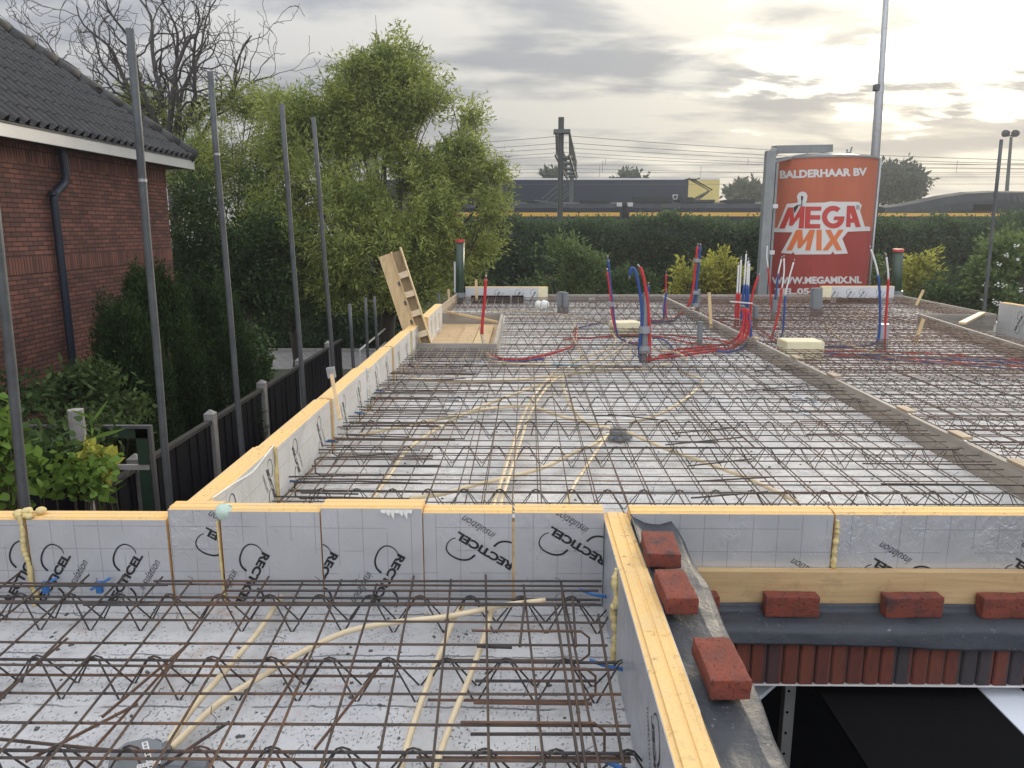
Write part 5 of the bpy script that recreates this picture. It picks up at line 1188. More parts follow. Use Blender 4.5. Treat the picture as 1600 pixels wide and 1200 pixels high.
def tree(name, base, lobes, n, ln, wd, mt_, label, seed, trunk_r=.16, clump=.16, per=26, gap=.0, droop=.2, group=None, bark='bark', limbs=None, split=None, shell=.45, cat='tree'):
    e = empty(name, base, label, cat, group); g = random.Random(seed); m = MB(); base = Vector(base)
    cz = sum((Vector(l[0]) for l in lobes), Vector())/len(lobes)
    fork = Vector((base.x*.8+cz.x*.2, base.y*.8+cz.y*.2, base.z+(cz.z-base.z)*.38))
    m.tube([base, base.lerp(fork, .5)+Vector((g.uniform(-.1,.1), 0, 0)), fork], [trunk_r*1.2, trunk_r, trunk_r*.85], 10)
    for l in lobes:
        c = Vector(l[0]); midp = fork.lerp(c, .5)+Vector((g.uniform(-.2,.2), g.uniform(-.2,.2), g.uniform(-.25,.05)))
        pts = spline([fork, midp, c], 5); m.tube(pts, [max(.010, trunk_r*.42*(1-i/len(pts))) for i in range(len(pts))], 6, False)
        for _ in range(5):
            t = Vector(l[0])+Vector((g.gauss(0,.6)*l[1][0], g.gauss(0,.6)*l[1][1], g.gauss(0,.6)*l[1][2])); a = midp.lerp(c, g.random())
            m.tube([a, a.lerp(t, .5)+Vector((g.gauss(0,.05), 0, g.gauss(0,.06))), t], [.018, .012, .005], 5, False)
    m.build('trunk', MT[bark], e, smooth=True)
    p_, d_ = lobes_leaves(lobes, n, seed, clump, per, gap=gap, shell=shell)
    leaf_obj('crown', p_, d_, ln, wd, MT[mt_], e, seed=seed+1, droop=droop)
    return e
# big willow
YW = 19.5
wl = [Lb(595,75,YW,34,38), Lb(618,108,YW,50,40), Lb(560,110,YW,40,30), Lb(580,160,YW,80,50), Lb(650,160,YW,55,50), Lb(525,205,YW,60,45), Lb(600,215,YW,70,45), Lb(690,215,YW,42,30), Lb(735,185,YW+.5,26,18),
      Lb(650,275,YW,70,34), Lb(715,262,YW,45,30), Lb(765,262,YW,26,22), Lb(735,225,YW,28,18), Lb(450,220,YW,40,50), Lb(430,170,YW+1,40,35), Lb(500,270,YW-.5,60,50), Lb(570,320,YW-1,80,55), Lb(640,330,YW-1,80,50), Lb(710,330,YW-.6,60,38), Lb(755,310,YW,30,20),
      Lb(500,350,YW-1.5,70,60), Lb(590,395,YW-1.5,85,55), Lb(670,400,YW-1.2,70,50), Lb(720,400,YW-.8,42,45), Lb(540,440,YW-1.5,60,45), Lb(640,455,YW-1.4,60,35), Lb(780,275,YW,16,12), Lb(775,330,YW-.5,24,20), Lb(700,290,YW,50,30), Lb(755,375,YW-.8,30,35), Lb(480,190,YW,45,45), Lb(545,165,YW,45,40)]
tree('willow_tree', (P(600,500,Y=YW).x, YW, GZ), wl, 165000, .14, .034, 'willow', 'large pale green willow in the middle, crown rising above the railway', 3, .22, .17, 30, .16, .35, shell=.1)
# second willow further left
wl = [Lb(350,250,21,60,60), Lb(420,260,21,55,60), Lb(385,165,22,45,35), Lb(300,215,22,60,45), Lb(220,165,22,40,25), Lb(400,330,20,70,60)]
tree('willow_tree', (P(390,500,Y=21).x, 21, GZ), wl+[Lb(350,320,19.5,60,60), Lb(420,380,19,60,60), Lb(470,300,19.5,50,60), Lb(360,400,19,55,50), Lb(300,260,20,40,45)], 90000, .13, .03, 'willow', 'lighter willow growth behind the bare twisted branches', 5, .12, .2, 22, .02, .3, shell=.1)
# bare corkscrew tree
def bare():
    Y = 21.5; b = P(268, 470, Y=Y); b.z = GZ; e = empty('corkscrew_tree', b, 'bare twisted grey tree rising above the tiled roof', 'tree'); g = random.Random(11); m = MB(); tips = []
    fk = P(262, 215, Y=Y)
    m.tube([b, b.lerp(fk, .5)+Vector((.2,0,0)), fk], [.22, .17, .13], 10)
    ends = [(120,10,.05),(60,60,.045),(170,-10,.05),(215,-30,.055),(255,-20,.05),(300,0,.05),(330,20,.055),(390,60,.05),(420,120,.045),(200,100,.06),(95,140,.035),(350,-20,.04),(30,20,.03),(140,60,.045)]
    for k, (px, py, r) in enumerate(ends):
        t = P(px, py, Y=Y+g.uniform(-1.5, 1.5)); st_ = b.lerp(fk, g.uniform(.8, 1.0)); n = 16; pts = []; ph = g.uniform(0, 6); amp = .13
        side = Vector((g.uniform(-.5,.5), g.uniform(-1,1), g.uniform(.1,.9)))
        for i in range(n+1):
            u = i/n; q = st_.lerp(t, u)+side*math.sin(u*math.pi)*.5*g.uniform(.9,1.1)
            q += Vector((math.sin(ph+u*13), math.cos(ph*1.3+u*11)*.6, math.cos(ph+u*12)*.7))*amp*u; pts.append(q)
        rs = [max(.012, r*1.7*(1-.8*i/n)) for i in range(n+1)]; m.tube(pts, rs, 7, False)
        for i in range(4, n, 1):
            if g.random() < .8:
                d = (pts[i]-pts[i-1]).normalized(); nd = (d+Vector((g.gauss(0,.6), g.gauss(0,.5), g.gauss(.25,.5)))).normalized()
                branchy(m, pts[i], nd, g.uniform(.7, 1.7), rs[i]*.6, 2, .2, .8, .5, tips, g, .6, .007)
        tips.append((pts[-1], pts[-1]-pts[-2]))
    m.build('trunk', MT['greybark'], e, smooth=True)
    # sparse small leaves on the lower twigs
    pts = [t for t, _ in tips if t.z < P(268, 130, Y=Y).z and g.random() < .3]; pp = []; dd = []
    G = np.random.default_rng(4)
    for t in pts:
        for _ in range(7): pp.append(np.array(t)+G.normal(0, .13, 3)); dd.append(G.normal(0, 1, 3))
    if pp: leaf_obj('leaves', pp, dd, .09, .03, MT['willow'], e, seed=9)
bare()
# dark trees between house and willow
tree('dark_tree', (P(330,500,Y=17.5).x, 17.5, GZ), [Lb(310,310,17.5,36,40), Lb(310,380,17.2,45,60), Lb(380,400,17.2,55,60), Lb(430,380,17.6,45,60), Lb(340,450,17,60,45), Lb(420,450,17.2,50,45), Lb(300,440,17,40,50)], 26000, .10, .045, 'dark', 'dark green leafy tree behind the corner of the brick house', 21, .14, .17, 24, .0, .2, shell=.2)
tree('dark_tree', (P(455,470,Y=20.5).x, 20.5, GZ), [Lb(455,330,20.5,50,60), Lb(480,400,20,55,50), Lb(460,460,20,60,40), Lb(410,300,20.5,40,50)], 14000, .11, .05, 'mid', 'mid green tree between the dark tree and the large willow', 23, .12, .17, 24, .0, .2, shell=.2)
# conifer bush at the house wall
def conifer(px, py, Y, rpx, top, label, seed, n=26000):
    b = P(px, py, Y=Y); b.z = GZ; e = empty('conifer_bush', b, label, 'bush'); g = np.random.default_rng(seed); zt = P(px, top, Y=Y).z; hgt = zt-GZ; rr = rpx*Y/F
    P_, D_ = [], []
    for _ in range(n//22):
        h = g.uniform(0, 1)**.8; a = g.uniform(0, 2*math.pi); r = rr*(1-h**2.6)**.5*(.80+.55*noise.noise(Vector((math.cos(a)*2.4, math.sin(a)*2.4, h*3.5+seed))))*g.uniform(.72, 1.06)
        q = np.array((b.x+r*math.cos(a), b.y+r*math.sin(a), GZ+h*hgt*(1+.13*noise.noise(Vector((math.cos(a)*3, math.sin(a)*3, seed)))))); d = np.array((math.cos(a)*.3, math.sin(a)*.3, 1.0)); d /= np.linalg.norm(d)
        t = g.uniform(0, 1, 22); P_.append(q+d*(t[:, None]*.34)+g.normal(0, .022, (22, 3))); D_.append(np.tile(d, (22, 1)))
    MB().tube([b, b+Vector((0, 0, hgt*.8))], [.1, .03], 8).build('trunk', MT['bark'], e)
    leaf_obj('crown', np.concatenate(P_), np.concatenate(D_), .065, .014, MT['conifer'], e, seed=seed)
conifer(245, 600, 10.3, 95, 468, 'large dark conifer bush against the brick wall', 31, 110000)
conifer(335, 600, 11.3, 78, 480, 'dark conifer bush nearer to the black fence, right of the largest one', 32, 80000)
conifer(205, 640, 9.3, 70, 520, 'low dark conifer bush at the downpipe, left of the largest one', 33, 60000)
# hedges
def hedge(x0, x1, y0, y1, z0, z1, n, mt_, label, seed, ln=.12, wd=.07, bumpy=.25, cat='hedge', name='hedge'):
    g = np.random.default_rng(seed); e = empty(name, ((x0+x1)/2, (y0+y1)/2, z0), label, cat)
    MB().box(x0+.2, x1-.2, y0+.35, y1-.1, z0, z1-.45).build('inner_growth', MT['shadesheet'] if False else MT['conifer'], e)
    k = n//20; u = g.uniform(0, 1, k); P_, D_ = [], []
    for i in range(k):
        x = g.uniform(x0, x1); top = z1+bumpy*noise.noise(Vector((x*.45, seed, 0)))+bumpy*.5*noise.noise(Vector((x*1.7, seed, 2)))
        if g.random() < .68: q = np.array((x, y0+.3*noise.noise(Vector((x*.8, 0, seed+g.random()*.1)))+g.uniform(-.12,.15), g.uniform(z0, top))); q[1] += .8*noise.noise(Vector((x*.7, q[2]*.8, seed))); d = np.array((0,-.7,.5))
        else: q = np.array((x, g.uniform(y0, y1), top+g.uniform(-.15, .08))); d = np.array((0,-.1,1.))
        P_.append(q+g.normal(0, .13, (20, 3))); D_.append(np.tile(d, (20, 1)))
    leaf_obj('foliage', np.concatenate(P_), np.concatenate(D_), ln, wd, MT[mt_], e, seed=seed); return e
zt = P(1000, 352, Y=29).z
hedge(P(700,340,Y=29).x, P(1700,340,Y=29).x, 29, 30.6, GZ+.2, zt, 150000, 'hedge', 'long tall clipped hedge in front of the railway', 41, .13, .075, .42)
hedge(-13.5, P(640,450,Y=27.6).x, 27.4, 28.4, GZ, P(560, 445, Y=27.5).z, 26000, 'hedge', 'dark clipped hedge behind the paved path at the left', 42, .15, .08, .2)
tree('street_tree', (P(1405,300,Y=78).x, 78, GZ+1), [Lb(1405,290,78,32,22), Lb(1385,295,78,18,15), Lb(1425,290,78,16,15), Lb(1400,278,78,20,14)], 9000, .55, .3, 'far', 'rounded far tree right of the silo beyond the railway', 51, .35, .5, 20, shell=.2, bark='bark')
tree('street_tree', (P(1160,320,Y=90).x, 90, GZ+1), [Lb(1160,303,90,22,12), Lb(1185,308,90,16,8)], 3500, .6, .35, 'far', 'small far tree just left of the silo', 52, .3, .5, 20, .05)
tree('street_tree', (P(982,320,Y=95).x, 95, GZ+1), [Lb(982,283,95,20,7)], 1500, .6, .35, 'far', 'far tree top showing above the navy building', 53, .3, .5, 20, .05)
tree('street_tree', (P(868,320,Y=95).x, 95, GZ+1), [Lb(866,278,95,12,6)], 900, .6, .35, 'far', 'far tree top behind the overhead line mast', 54, .3, .5, 20, .05)
# shrubs in front of the far hedge
def shrub(px, py, Y, rpx, rpy, mt_, label, seed, n=7000, ln=.13, wd=.06, gap=.05, name='shrub', flowers=0):
    c = P(px, py, Y=Y); e = tree(name, (c.x, Y, GZ), [Lb(px-rpx*.35, py+rpy*.25, Y, rpx*.65, rpy*.75), Lb(px+rpx*.4, py+rpy*.3, Y, rpx*.6, rpy*.7), Lb(px, py-rpy*.15, Y, rpx*.55, rpy*.85), Lb(px, py+rpy*1.2, Y, rpx*.9, rpy*.8)], n, ln, wd, mt_, label, seed, .06, .15, 22, gap, .1, shell=.2, cat='shrub')
    if flowers:
        g = np.random.default_rng(seed); q = np.array([np.array(c)+np.array((g.uniform(-1,1)*rpx*Y/F, -rpx*Y/F*.75, g.uniform(-1,.8)*rpy*Y/F)) for _ in range(flowers)])
        for v in q:
            m = MB()
            for _ in range(5): w_ = Vector(v)+Vector(g.normal(0, .03, 3)); m.box(w_.x-.014, w_.x+.014, w_.y-.01, w_.y+.01, w_.z-.012, w_.z+.012)
            m.build('flower', MT['flower'], e)
shrub(885, 415, 22, 62, 42, 'shrub', 'arching green shrub in front of the far hedge, left of the pipe bundles', 61, 16000, .16, .05)
shrub(800, 455, 22, 60, 22, 'mid', 'low green shrub behind the far left pale board', 62, 8000)
shrub(985, 445, 22, 40, 25, 'mid', 'small green shrub behind the tall red pipe', 63, 6000)
shrub(1085, 432, 21, 38, 30, 'lime', 'yellow green shrub behind the tall taped pipe bundle', 64, 7000)
shrub(1128, 428, 21.5, 30, 32, 'lime', 'brightest yellow green shrub left of the silo frame', 65, 8000)
shrub(1385, 420, 22, 25, 48, 'shrub', 'green shrub at the right side of the silo', 66, 5000)
shrub(1445, 432, 20, 38, 42, 'lime', 'yellow topped shrub right of the second green pipe', 67, 9000)
shrub(1425, 455, 19, 40, 24, 'mid', 'dark low shrub behind the far right form board', 68, 7000)
shrub(1500, 455, 18, 50, 45, 'mid', 'dense mid green bush behind the thin grey post', 69, 12000)
shrub(1575, 420, 17.5, 60, 50, 'shrub', 'large white flowering bush at the right picture edge', 70, 18000, flowers=14)
shrub(1600, 370, 20, 50, 30, 'shrub', 'green bush top beyond the white flowering bush', 71, 7000)
# garden plants bottom left
def plant(px, py, Y, rpx, rpy, mt_, label, seed, n=1500, ln=.10, wd=.06, name='garden_plant', group=None):
    c = P(px, py, Y=Y); b = Vector((c.x, Y, GZ)); e = empty(name, b, label, 'plant', group); g = random.Random(seed); m = MB(); s = Y/F
    P_, D_ = [], []; G = np.random.default_rng(seed)
    for k in range(14):
        t = c+Vector((g.uniform(-1,1)*rpx*s, g.uniform(-1,1)*rpx*s*.6, g.uniform(-.9,1)*rpy*s)); m.tube([b+Vector((g.uniform(-.1,.1),0,0)), b.lerp(t, .6)+Vector((g.uniform(-.1,.1), 0, .1)), t], [.008, .006, .004], 5, False)
        q = G.normal(0, 1, (n//14, 3))*np.array((rpx*s*.32, rpx*s*.32, rpy*s*.3))+np.array(t); P_.append(q); D_.append(G.normal(0, .7, (n//14, 3))+np.array((0, -.3, .2)))
    m.build('stems', MT['bark'], e); leaf_obj('leaves', np.concatenate(P_), np.concatenate(D_), ln, wd, MT[mt_], e, seed=seed, droop=.2)
plant(-8, 690, 4.6, 42, 100, 'ivy', 'bright green climbing plant at the left picture edge', 81, 620, .07, .058)
plant(95, 745, 5.0, 62, 26, 'ivy', 'bright leafy climber on the low board fence', 82, 460, .07, .048)
plant(65, 705, 5.4, 60, 40, 'mid', 'dark leafy plant behind the leftmost grey post', 83, 420, .09, .05)
plant(75, 615, 8.6, 80, 20, 'mid', 'spreading leafy plant at the foot of the brick wall', 84, 1100, .11, .05)
plant(150, 625, 8.2, 55, 45, 'dark', 'dark leafy plant at the foot of the downpipe', 85, 1500, .10, .04)
plant(90, 680, 7.5, 90, 35, 'dark', 'dark undergrowth seen through the garden gate frame', 86, 1800, .10, .04)
plant(395, 590, 12.5, 22, 60, 'mid', 'light edged shrub beside the dark conifers at the fence', 87, 2500, .11, .05)
plant(150, 730, 5.3, 22, 22, 'lime', 'yellowish plant with round leaves beside the low board fence', 88, 260, .10, .085)
# spiky lily
lx = P(137, 690, Y=5.6); b = Vector((lx.x, 5.6, GZ)); e = empty('lily_plant', b, 'tall plant with long narrow leaves beside the weathered round post', 'plant')
tp = P(141, 645, Y=5.6); m = MB(); m.tube([b, b.lerp(tp, .7), tp], [.012, .01, .006], 6); m.build('stem', MT['ivy'], e)
P_, D_ = [], []; g = random.Random(3)
for k in range(34):
    c = b.lerp(tp, .55+.45*k/34); a_ = k*2.4; P_.append(tuple(c)); D_.append((math.cos(a_)*1.6, math.sin(a_)*1.6, .9))
leaf_obj('leaves', P_, D_, .22, .03, MT['ivy'], e, seed=3, hexa=True)
# ------------------------------------------------------------------ railway
YT = 46
zt_ = P(900, 318, Y=YT).z; zs0, zs1 = P(900, 338, Y=YT).z, P(900, 332, Y=YT).z
def car(xa, xb, label, roofkit):
    x0, x1 = P(xa, 330, Y=YT).x, P(xb, 330, Y=YT).x; e = empty('railway_carriage', ((x0+x1)/2, YT, GZ+1.3), label, 'train car', 'navy and yellow train cars')
    MB().box(x0, x1, YT, YT+2.8, GZ+2.0, zt_-.25).build('body', MT['trainnavy'], e)
    m = MB(); pr = [(YT, zt_-.25), (YT+.35, zt_), (YT+1.4, zt_+.12), (YT+2.45, zt_), (YT+2.8, zt_-.25)]
    m.extrude([[(x0, a, b) for a, b in pr], [(x1, a, b) for a, b in pr]], 0, 0); m.build('roof', MT['trainroof'], e)
    MB().box(x0+.1, x1-.1, YT-.02, YT-.002, zs0, zs1).build('yellow_stripe', MT['trainyel'], e)
    m = MB(); q = x0+1.2
    while q < x1-1.6: m.box(q, q+1.2, YT-.015, YT-.003, zs1+.12, zt_-.32); q += 1.6
    m.build('window_band', MT['trainglass'], e)
    g = random.Random(roofkit); q = x0+.5
    while q < x1-1.5: l = g.uniform(.6, 2.2); MB().box(q, q+l, YT+.5, YT+2.2, zt_+.05, zt_+g.uniform(.15,.42)).build('roof_unit', MT['trainroof'], e); q += l+g.uniform(.4, 2.5)
    return e, x0, x1
car(560, 971, 'navy train car with yellow stripe, left of the gap behind the overhead line mast', 1)
e, x0, x1 = car(981, 1215, 'navy train car with yellow stripe and pantograph on its roof', 2)
# roof boxes, pantograph
for k, (px, mtn) in enumerate(((967, 'paleb'), (984, 'paleb'))):
    c = P(px, 320, Y=YT+.3); tag(MB().box(c.x-.14, c.x+.14, YT-.04, YT+.3, c.z-.1, c.z+.12).build('end_box', MT[mtn]), f"pale box on the train roof end, {['left', 'right'][k]} of the car gap", 'box')
m = MB(); Yp = YT+1.4; a = P(1082, 313, Y=Yp); k1 = P(1110, 297, Y=Yp); tp = P(1080, 280, Y=Yp)
for s_ in (-.5, .5):
    v = Vector((0, s_, 0)); m.tube([a+v, k1+v*.8, tp+v*.6], .05, 6)
m.tube([a+Vector((.3,0,0)), k1-Vector((.1, 0, .1))], .04, 6); m.tube([tp-Vector((.25,.8,0)), tp+Vector((-.25,.8,0))], .04, 6); m.tube([tp+Vector((.3,-.8,0)), tp+Vector((.3,.8,0))], .04, 6); m.tube([tp-Vector((.25,0,0)), tp+Vector((.3,0,0))], .04, 6)
m.box(a.x-1.0, a.x+1.2, Yp-.6, Yp+.6, zt_+.1, a.z+.02); m.build('pantograph', MT['trainglass'], e)
c = P(1055, 308, Y=Yp); MB().tube([c+Vector((-.15,0,.12)), c+Vector((-.08,0,-.12)), c+Vector((.08,0,-.12)), c+Vector((.15,0,.12)), c+Vector((-.15,0,.12))], .035, 6).build('insulator', MT['paleb'], e)
# locomotive with rounded nose at right
def loco():
    Y = YT-1; x0 = P(1372, 320, Y=Y).x; x1 = P(1750, 320, Y=Y).x; e = empty('train_power_car', ((x0+x1)/2, Y, GZ+1.3), 'dark rounded nosed train car at the right behind the hedge', 'train car', 'navy and yellow train cars')
    tops = [(1372, 322), (1398, 319), (1430, 313), (1460, 306), (1500, 300), (1545, 298), (1600, 299), (1650, 303), (1750, 306)]
    m = MB(); sec = []
    for px, py in tops:
        c = P(px, py, Y=Y+1.4); zz = c.z; zb = GZ+2.0
        sec.append([(c.x, Y, zb), (c.x, Y-.03, zz-1.0 if zz-1.0 > zb+.3 else zb+.3), (c.x, Y+.12, zz-.55), (c.x, Y+.5, zz-.12), (c.x, Y+1.4, zz), (c.x, Y+2.3, zz-.12), (c.x, Y+2.8, zz-.8), (c.x, Y+2.8, zb)])
    b = 0
    for i in range(len(sec)-1): m.extrude([sec[i], sec[i+1]], 0, 0)
    m.build('body', MT['trainroof'], e, smooth=False)
    a, b_ = P(1372, 338, Y=Y-.05), P(1750, 332, Y=Y-.05)
    MB().box(a.x, b_.x, Y-.06, Y-.035, a.z, P(1400, 333, Y=Y-.05).z).build('yellow_stripe', MT['trainyel'], e)
    m = MB()
    for xa, xb in ((1569, 1576), (1578, 1586), (1588, 1596)):
        p, q = P(xa, 303, Y=Y+.2), P(xb, 315, Y=Y-.02); m.add([(p.x, Y+.06, p.z), (q.x, Y+.06, p.z), (q.x+.1, Y-.045, q.z), (p.x+.1, Y-.045, q.z)], [(0,1,2,3)])
    m.build('side_windows', MT['trainglass'], e)
    p, q = P(1522, 319, Y=Y-.05), P(1552, 329, Y=Y-.05); MB().box(p.x, q.x, Y-.05, Y-.033, q.z, p.z).build('vent_grille', MT['black'], e)
loco()
# building behind
YB_ = 72
a, b, c = P(790, 281, Y=YB_), P(1076, 281, Y=YB_), P(1125, 281, Y=YB_)
be = empty('warehouse', ((a.x+c.x)/2, YB_, GZ), 'long navy blue warehouse with yellow end behind the railway', 'building')
MB().box(a.x-12, b.x, YB_, YB_+15, GZ+1, a.z).build('wall', MT['navy'], be); MB().box(b.x+.001, c.x, YB_+.01, YB_+15, GZ+1, a.z-.03).build('end_wall', MT['yel'], be)
MB().box(a.x-12, c.x, YB_+.05, YB_+15, a.z+.001, a.z+.14).build('roof_edge', MT['silow'], be)
# overhead line portal
Ym = 38; mb = P(875, 340, Y=Ym); mt2 = P(875, 183, Y=Ym)
pe = empty('catenary_portal', (mb.x, Ym, GZ+1), 'green steel overhead line portal of two masts and a lattice beam', 'catenary portal')
MB().box(mb.x-.13, mb.x+.13, Ym-.02, Ym+.02, GZ, mt2.z).box(mb.x-.02, mb.x+.02, Ym-.13, Ym+.13, GZ, mt2.z).box(mb.x-.13, mb.x-.11, Ym-.13, Ym+.13, GZ, mt2.z).box(mb.x+.11, mb.x+.13, Ym-.13, Ym+.13, GZ, mt2.z).build('mast', MT['mast'], pe)
Ym2 = 56; x2 = P(893, 300, Y=Ym2).x; z2 = P(893, 238, Y=Ym2).z
MB().box(x2-.14, x2+.14, Ym2-.14, Ym2+.14, GZ, z2+.4).build('mast', MT['mast'], pe)
b0 = P(879, 205, Y=Ym); b1 = Vector((x2, Ym2, b0.z)); m = MB(); h = 1.1; wv = .32
for s_ in (-wv, wv):
    for dz in (0, -h): m.beam(b0+Vector((s_, 0, dz)), b1+Vector((s_, 0, dz)), .09, .09)
nb = 14
for i in range(nb):
    for s_ in (-wv, wv):
        u0, u1 = i/nb, (i+1)/nb; m.beam(b0.lerp(b1, u0)+Vector((s_, 0, 0)), b0.lerp(b1, u1)+Vector((s_, 0, -h)), .06, .06)
        m.beam(b0.lerp(b1, u1)+Vector((s_, 0, 0)), b0.lerp(b1, u1)+Vector((s_, 0, -h)), .06, .06)
m.box(b0.x-.42, b0.x+.35, Ym-.3, Ym+.3, b0.z-.12, b0.z+.06); m.build('lattice_beam', MT['mast'], pe)
for k, y in enumerate((40.5, 44, 48, 52, 55)):
    m = MB(); u = (y-Ym)/(Ym2-Ym); c = b0.lerp(b1, u)-Vector((0, 0, h)); m.beam(c, c-Vector((0, 0, 2.6)), .1, .1); m.beam(c-Vector((0, 0, 1.0)), c+Vector((-1.1, 0, -1.9)), .07, .07); m.tube([c-Vector((0,0,2.2)), c+Vector((-1.5,0,-2.0))], .05, 6)
    m.tube([c+Vector((-.2,0,.1)), c+Vector((.45,0,.1))], .10, 8)
    m.build('drop_bracket', MT['mast'], pe)
# wires
GWI = 'overhead line wires'
for k, (y, pt, sag, lab) in enumerate(((38.5, 212, .9, 'highest overhead line wire'), (41, 223, .8, 'overhead line wire second from the top'), (44, 231, .7, 'overhead line wire third from the top'), (48, 238, .7, 'overhead line wire fourth from the top'), (52, 244, .6, 'overhead line wire fifth from the top'),
        (41, 258, .0, 'lowest contact wire nearest to the hedge'), (44, 270, .0, 'contact wire above the navy building edge'), (48, 277, .0, 'contact wire level with the warehouse roof'), (52, 288, .0, 'contact wire low behind the silo'), (55, 263, 0.3, 'farthest overhead line wire'))):
    z = P(875, pt, Y=y).z; xm = P(885, pt, Y=y).x; pts = []
    for i in range(-30, 41):
        x = xm+i*1.6; u = ((x-xm)/62) % 1.0; pts.append((x, y, z-sag*4*u*(1-u)*1.4))
    o = bar(pts, .013 if k < 5 else .011, 'rebar', lab, 'wire', GWI, 'overhead_wire'); o.data.materials[0] = MT['wire']
m = MB()
for y, zt2, zb2, st_ in ((41, P(875, 223, Y=41).z-.8, P(875, 258, Y=41).z, 7.3), (48, P(875, 238, Y=48).z-.8, P(875, 277, Y=48).z, 6.1), (44, P(875,231,Y=44).z-.7, P(875, 270, Y=44).z, 9.7)):
    for i in range(-6, 10): x = P(885, 230, Y=y).x+i*st_+2; m.tube([(x, y, zt2), (x, y, zb2)], .011, 4)
tag(m.build('dropper_wires', MT['wire']), 'thin vertical droppers between the overhead line wires', 'wires', kind='stuff')
# lamp poles
b = P(1368, 240, Y=22.5); t = P(1386, -30, Y=22.5)
le = empty('lamp_post', (b.x, 22.5, GZ), 'tall tapered grey pole rising behind the silo', 'pole')
bb = b+(b-t)*((GZ-b.z)/(b-t).z) if (b-t).z else b
tt = t+(t-b)*.25
MB().tube([bb, P(1374, 145, Y=22.5), P(1376, 135, Y=22.5), tt], [.14, .115, .085, .065], 14).build('pole_shaft', MT['galv'], le, smooth=True)
c = P(1369, 137, Y=22.5); MB().box(c.x-.05, c.x+.06, 22.4, 22.6, c.z-.08, c.z+.08).build('junction_knob', MT['scaf'], le)
Yl = 60; b = P(1573, 300, Y=Yl); t = P(1580, 214, Y=Yl)
le = empty('floodlight_mast', (b.x, Yl, GZ), 'thin far mast carrying two round floodlights at the right', 'lamp mast')
bb = t+(b-t)*((GZ-t.z)/(b-t).z); MB().tube([bb, t], [.2, .1], 8).build('mast_shaft', MT['mast'], le)
l0, l1 = P(1570, 212, Y=Yl), P(1590, 212, Y=Yl); MB().tube([l0, l1], .06, 6).build('cross_arm', MT['mast'], le)
for px in (1573, 1588): c = P(px, 209, Y=Yl); MB().tube([c-Vector((.28,.2,0)), c-Vector((.05,.1,0)), c+Vector((.2,.1,0))], [.26, .24, .08], 10).build('floodlight', MT['trainroof'], le, smooth=True)
# ------------------------------------------------------------------ silo
YS = 18.6
cs = P(1276.5, 320, Y=YS); SR = 1.225
zt_s = P(1284, 243, Y=YS-SR).z; zsplit = P(1284, 361, Y=YS-SR).z
silo = empty('silo', (cs.x, YS, GZ), 'red and orange dry mortar silo with white lettering behind the deck', 'silo')
def cylz(z0, z1, r, n=64):
    m = MB(); m.tube([(cs.x, YS, z0), (cs.x, YS, z1)], r, n, False); return m
cylz(zsplit, zt_s, SR).build('upper_shell', MT['siloO'], silo, smooth=False)
cylz(GZ+1.4, zsplit-.0005, SR).build('lower_shell', MT['siloR'], silo)
MB().tube([(cs.x, YS, GZ+1.4), (cs.x, YS, GZ+.4)], [SR, .25], 48).build('hopper', MT['siloR'], silo)
m = MB()
for sx_, sy_ in ((-1,-1),(1,-1),(1,1),(-1,1)): m.box(cs.x+sx_*1.0-.06, cs.x+sx_*1.0+.06, YS+sy_*1.0-.06, YS+sy_*1.0+.06, GZ, GZ+1.6)
m.build('legs', MT['steel'], silo)
MB().tube([(cs.x, YS, zt_s), (cs.x, YS, zt_s+.10), (cs.x, YS, zt_s+.14)], [SR*.99, SR*.6, .2], 48).build('lid', MT['steel'], silo)
c = P(1327, 238, Y=YS); MB().beam(c+Vector((-.15,0,-.05)), c+Vector((.02,0,.0)), .04, .04).beam(c+Vector((.02,0,-.05)), c+Vector((.05,0,.12)), .03, .03).beam(c+Vector((-.06,0,-.05)), c+Vector((-.05,0,.07)), .03, .03).build('lid_latch', MT['steel'], silo)
for o in silo.children:
    if o.name.startswith(('upper_shell', 'lower_shell')):
        for p in o.data.polygons: p.use_smooth = len(p.vertices) == 4
def cylhit(px, py, off):
    d = ray(px, py); o = EYEV; r = SR+off; ox, oy = o.x-cs.x, o.y-YS
    A = d.x**2+d.y**2; B = 2*(ox*d.x+oy*d.y); Cc = ox*ox+oy*oy-r*r; D = B*B-4*A*Cc
    if D < 0: D = 0
    return o+d*((-B-math.sqrt(D))/(2*A))
def zc(x, y): return 1180+x/4.614, 220+y/4.614
def decal(polys, mt_, name, off):
    """polys: list of (verts2d in zoom coordinates, faces or None)"""
    bm = bmesh.new()
    for vs, fs in polys:
        if fs is None: fs = [tuple(t) for t in tessellate_polygon([[Vector((a, b, 0)) for a, b in vs]])]
        bv = [bm.verts.new((a, b, 0)) for a, b in vs]
        for f in fs:
            try: bm.faces.new([bv[i] for i in f])
            except ValueError: pass
    for x in range(90, 900, 12):
        bmesh.ops.bisect_plane(bm, geom=bm.verts[:]+bm.edges[:]+bm.faces[:], plane_co=(x, 0, 0), plane_no=(1, 0, 0))
    for v in bm.verts:
        px, py = zc(v.co.x, v.co.y); v.co = cylhit(px, py, off)-silo.location
    me = bpy.data.meshes.new(name); bm.to_mesh(me); bm.free(); me.materials.append(mt_); o = bpy.data.objects.new(name, me); C.objects.link(o); o.parent = silo; return o
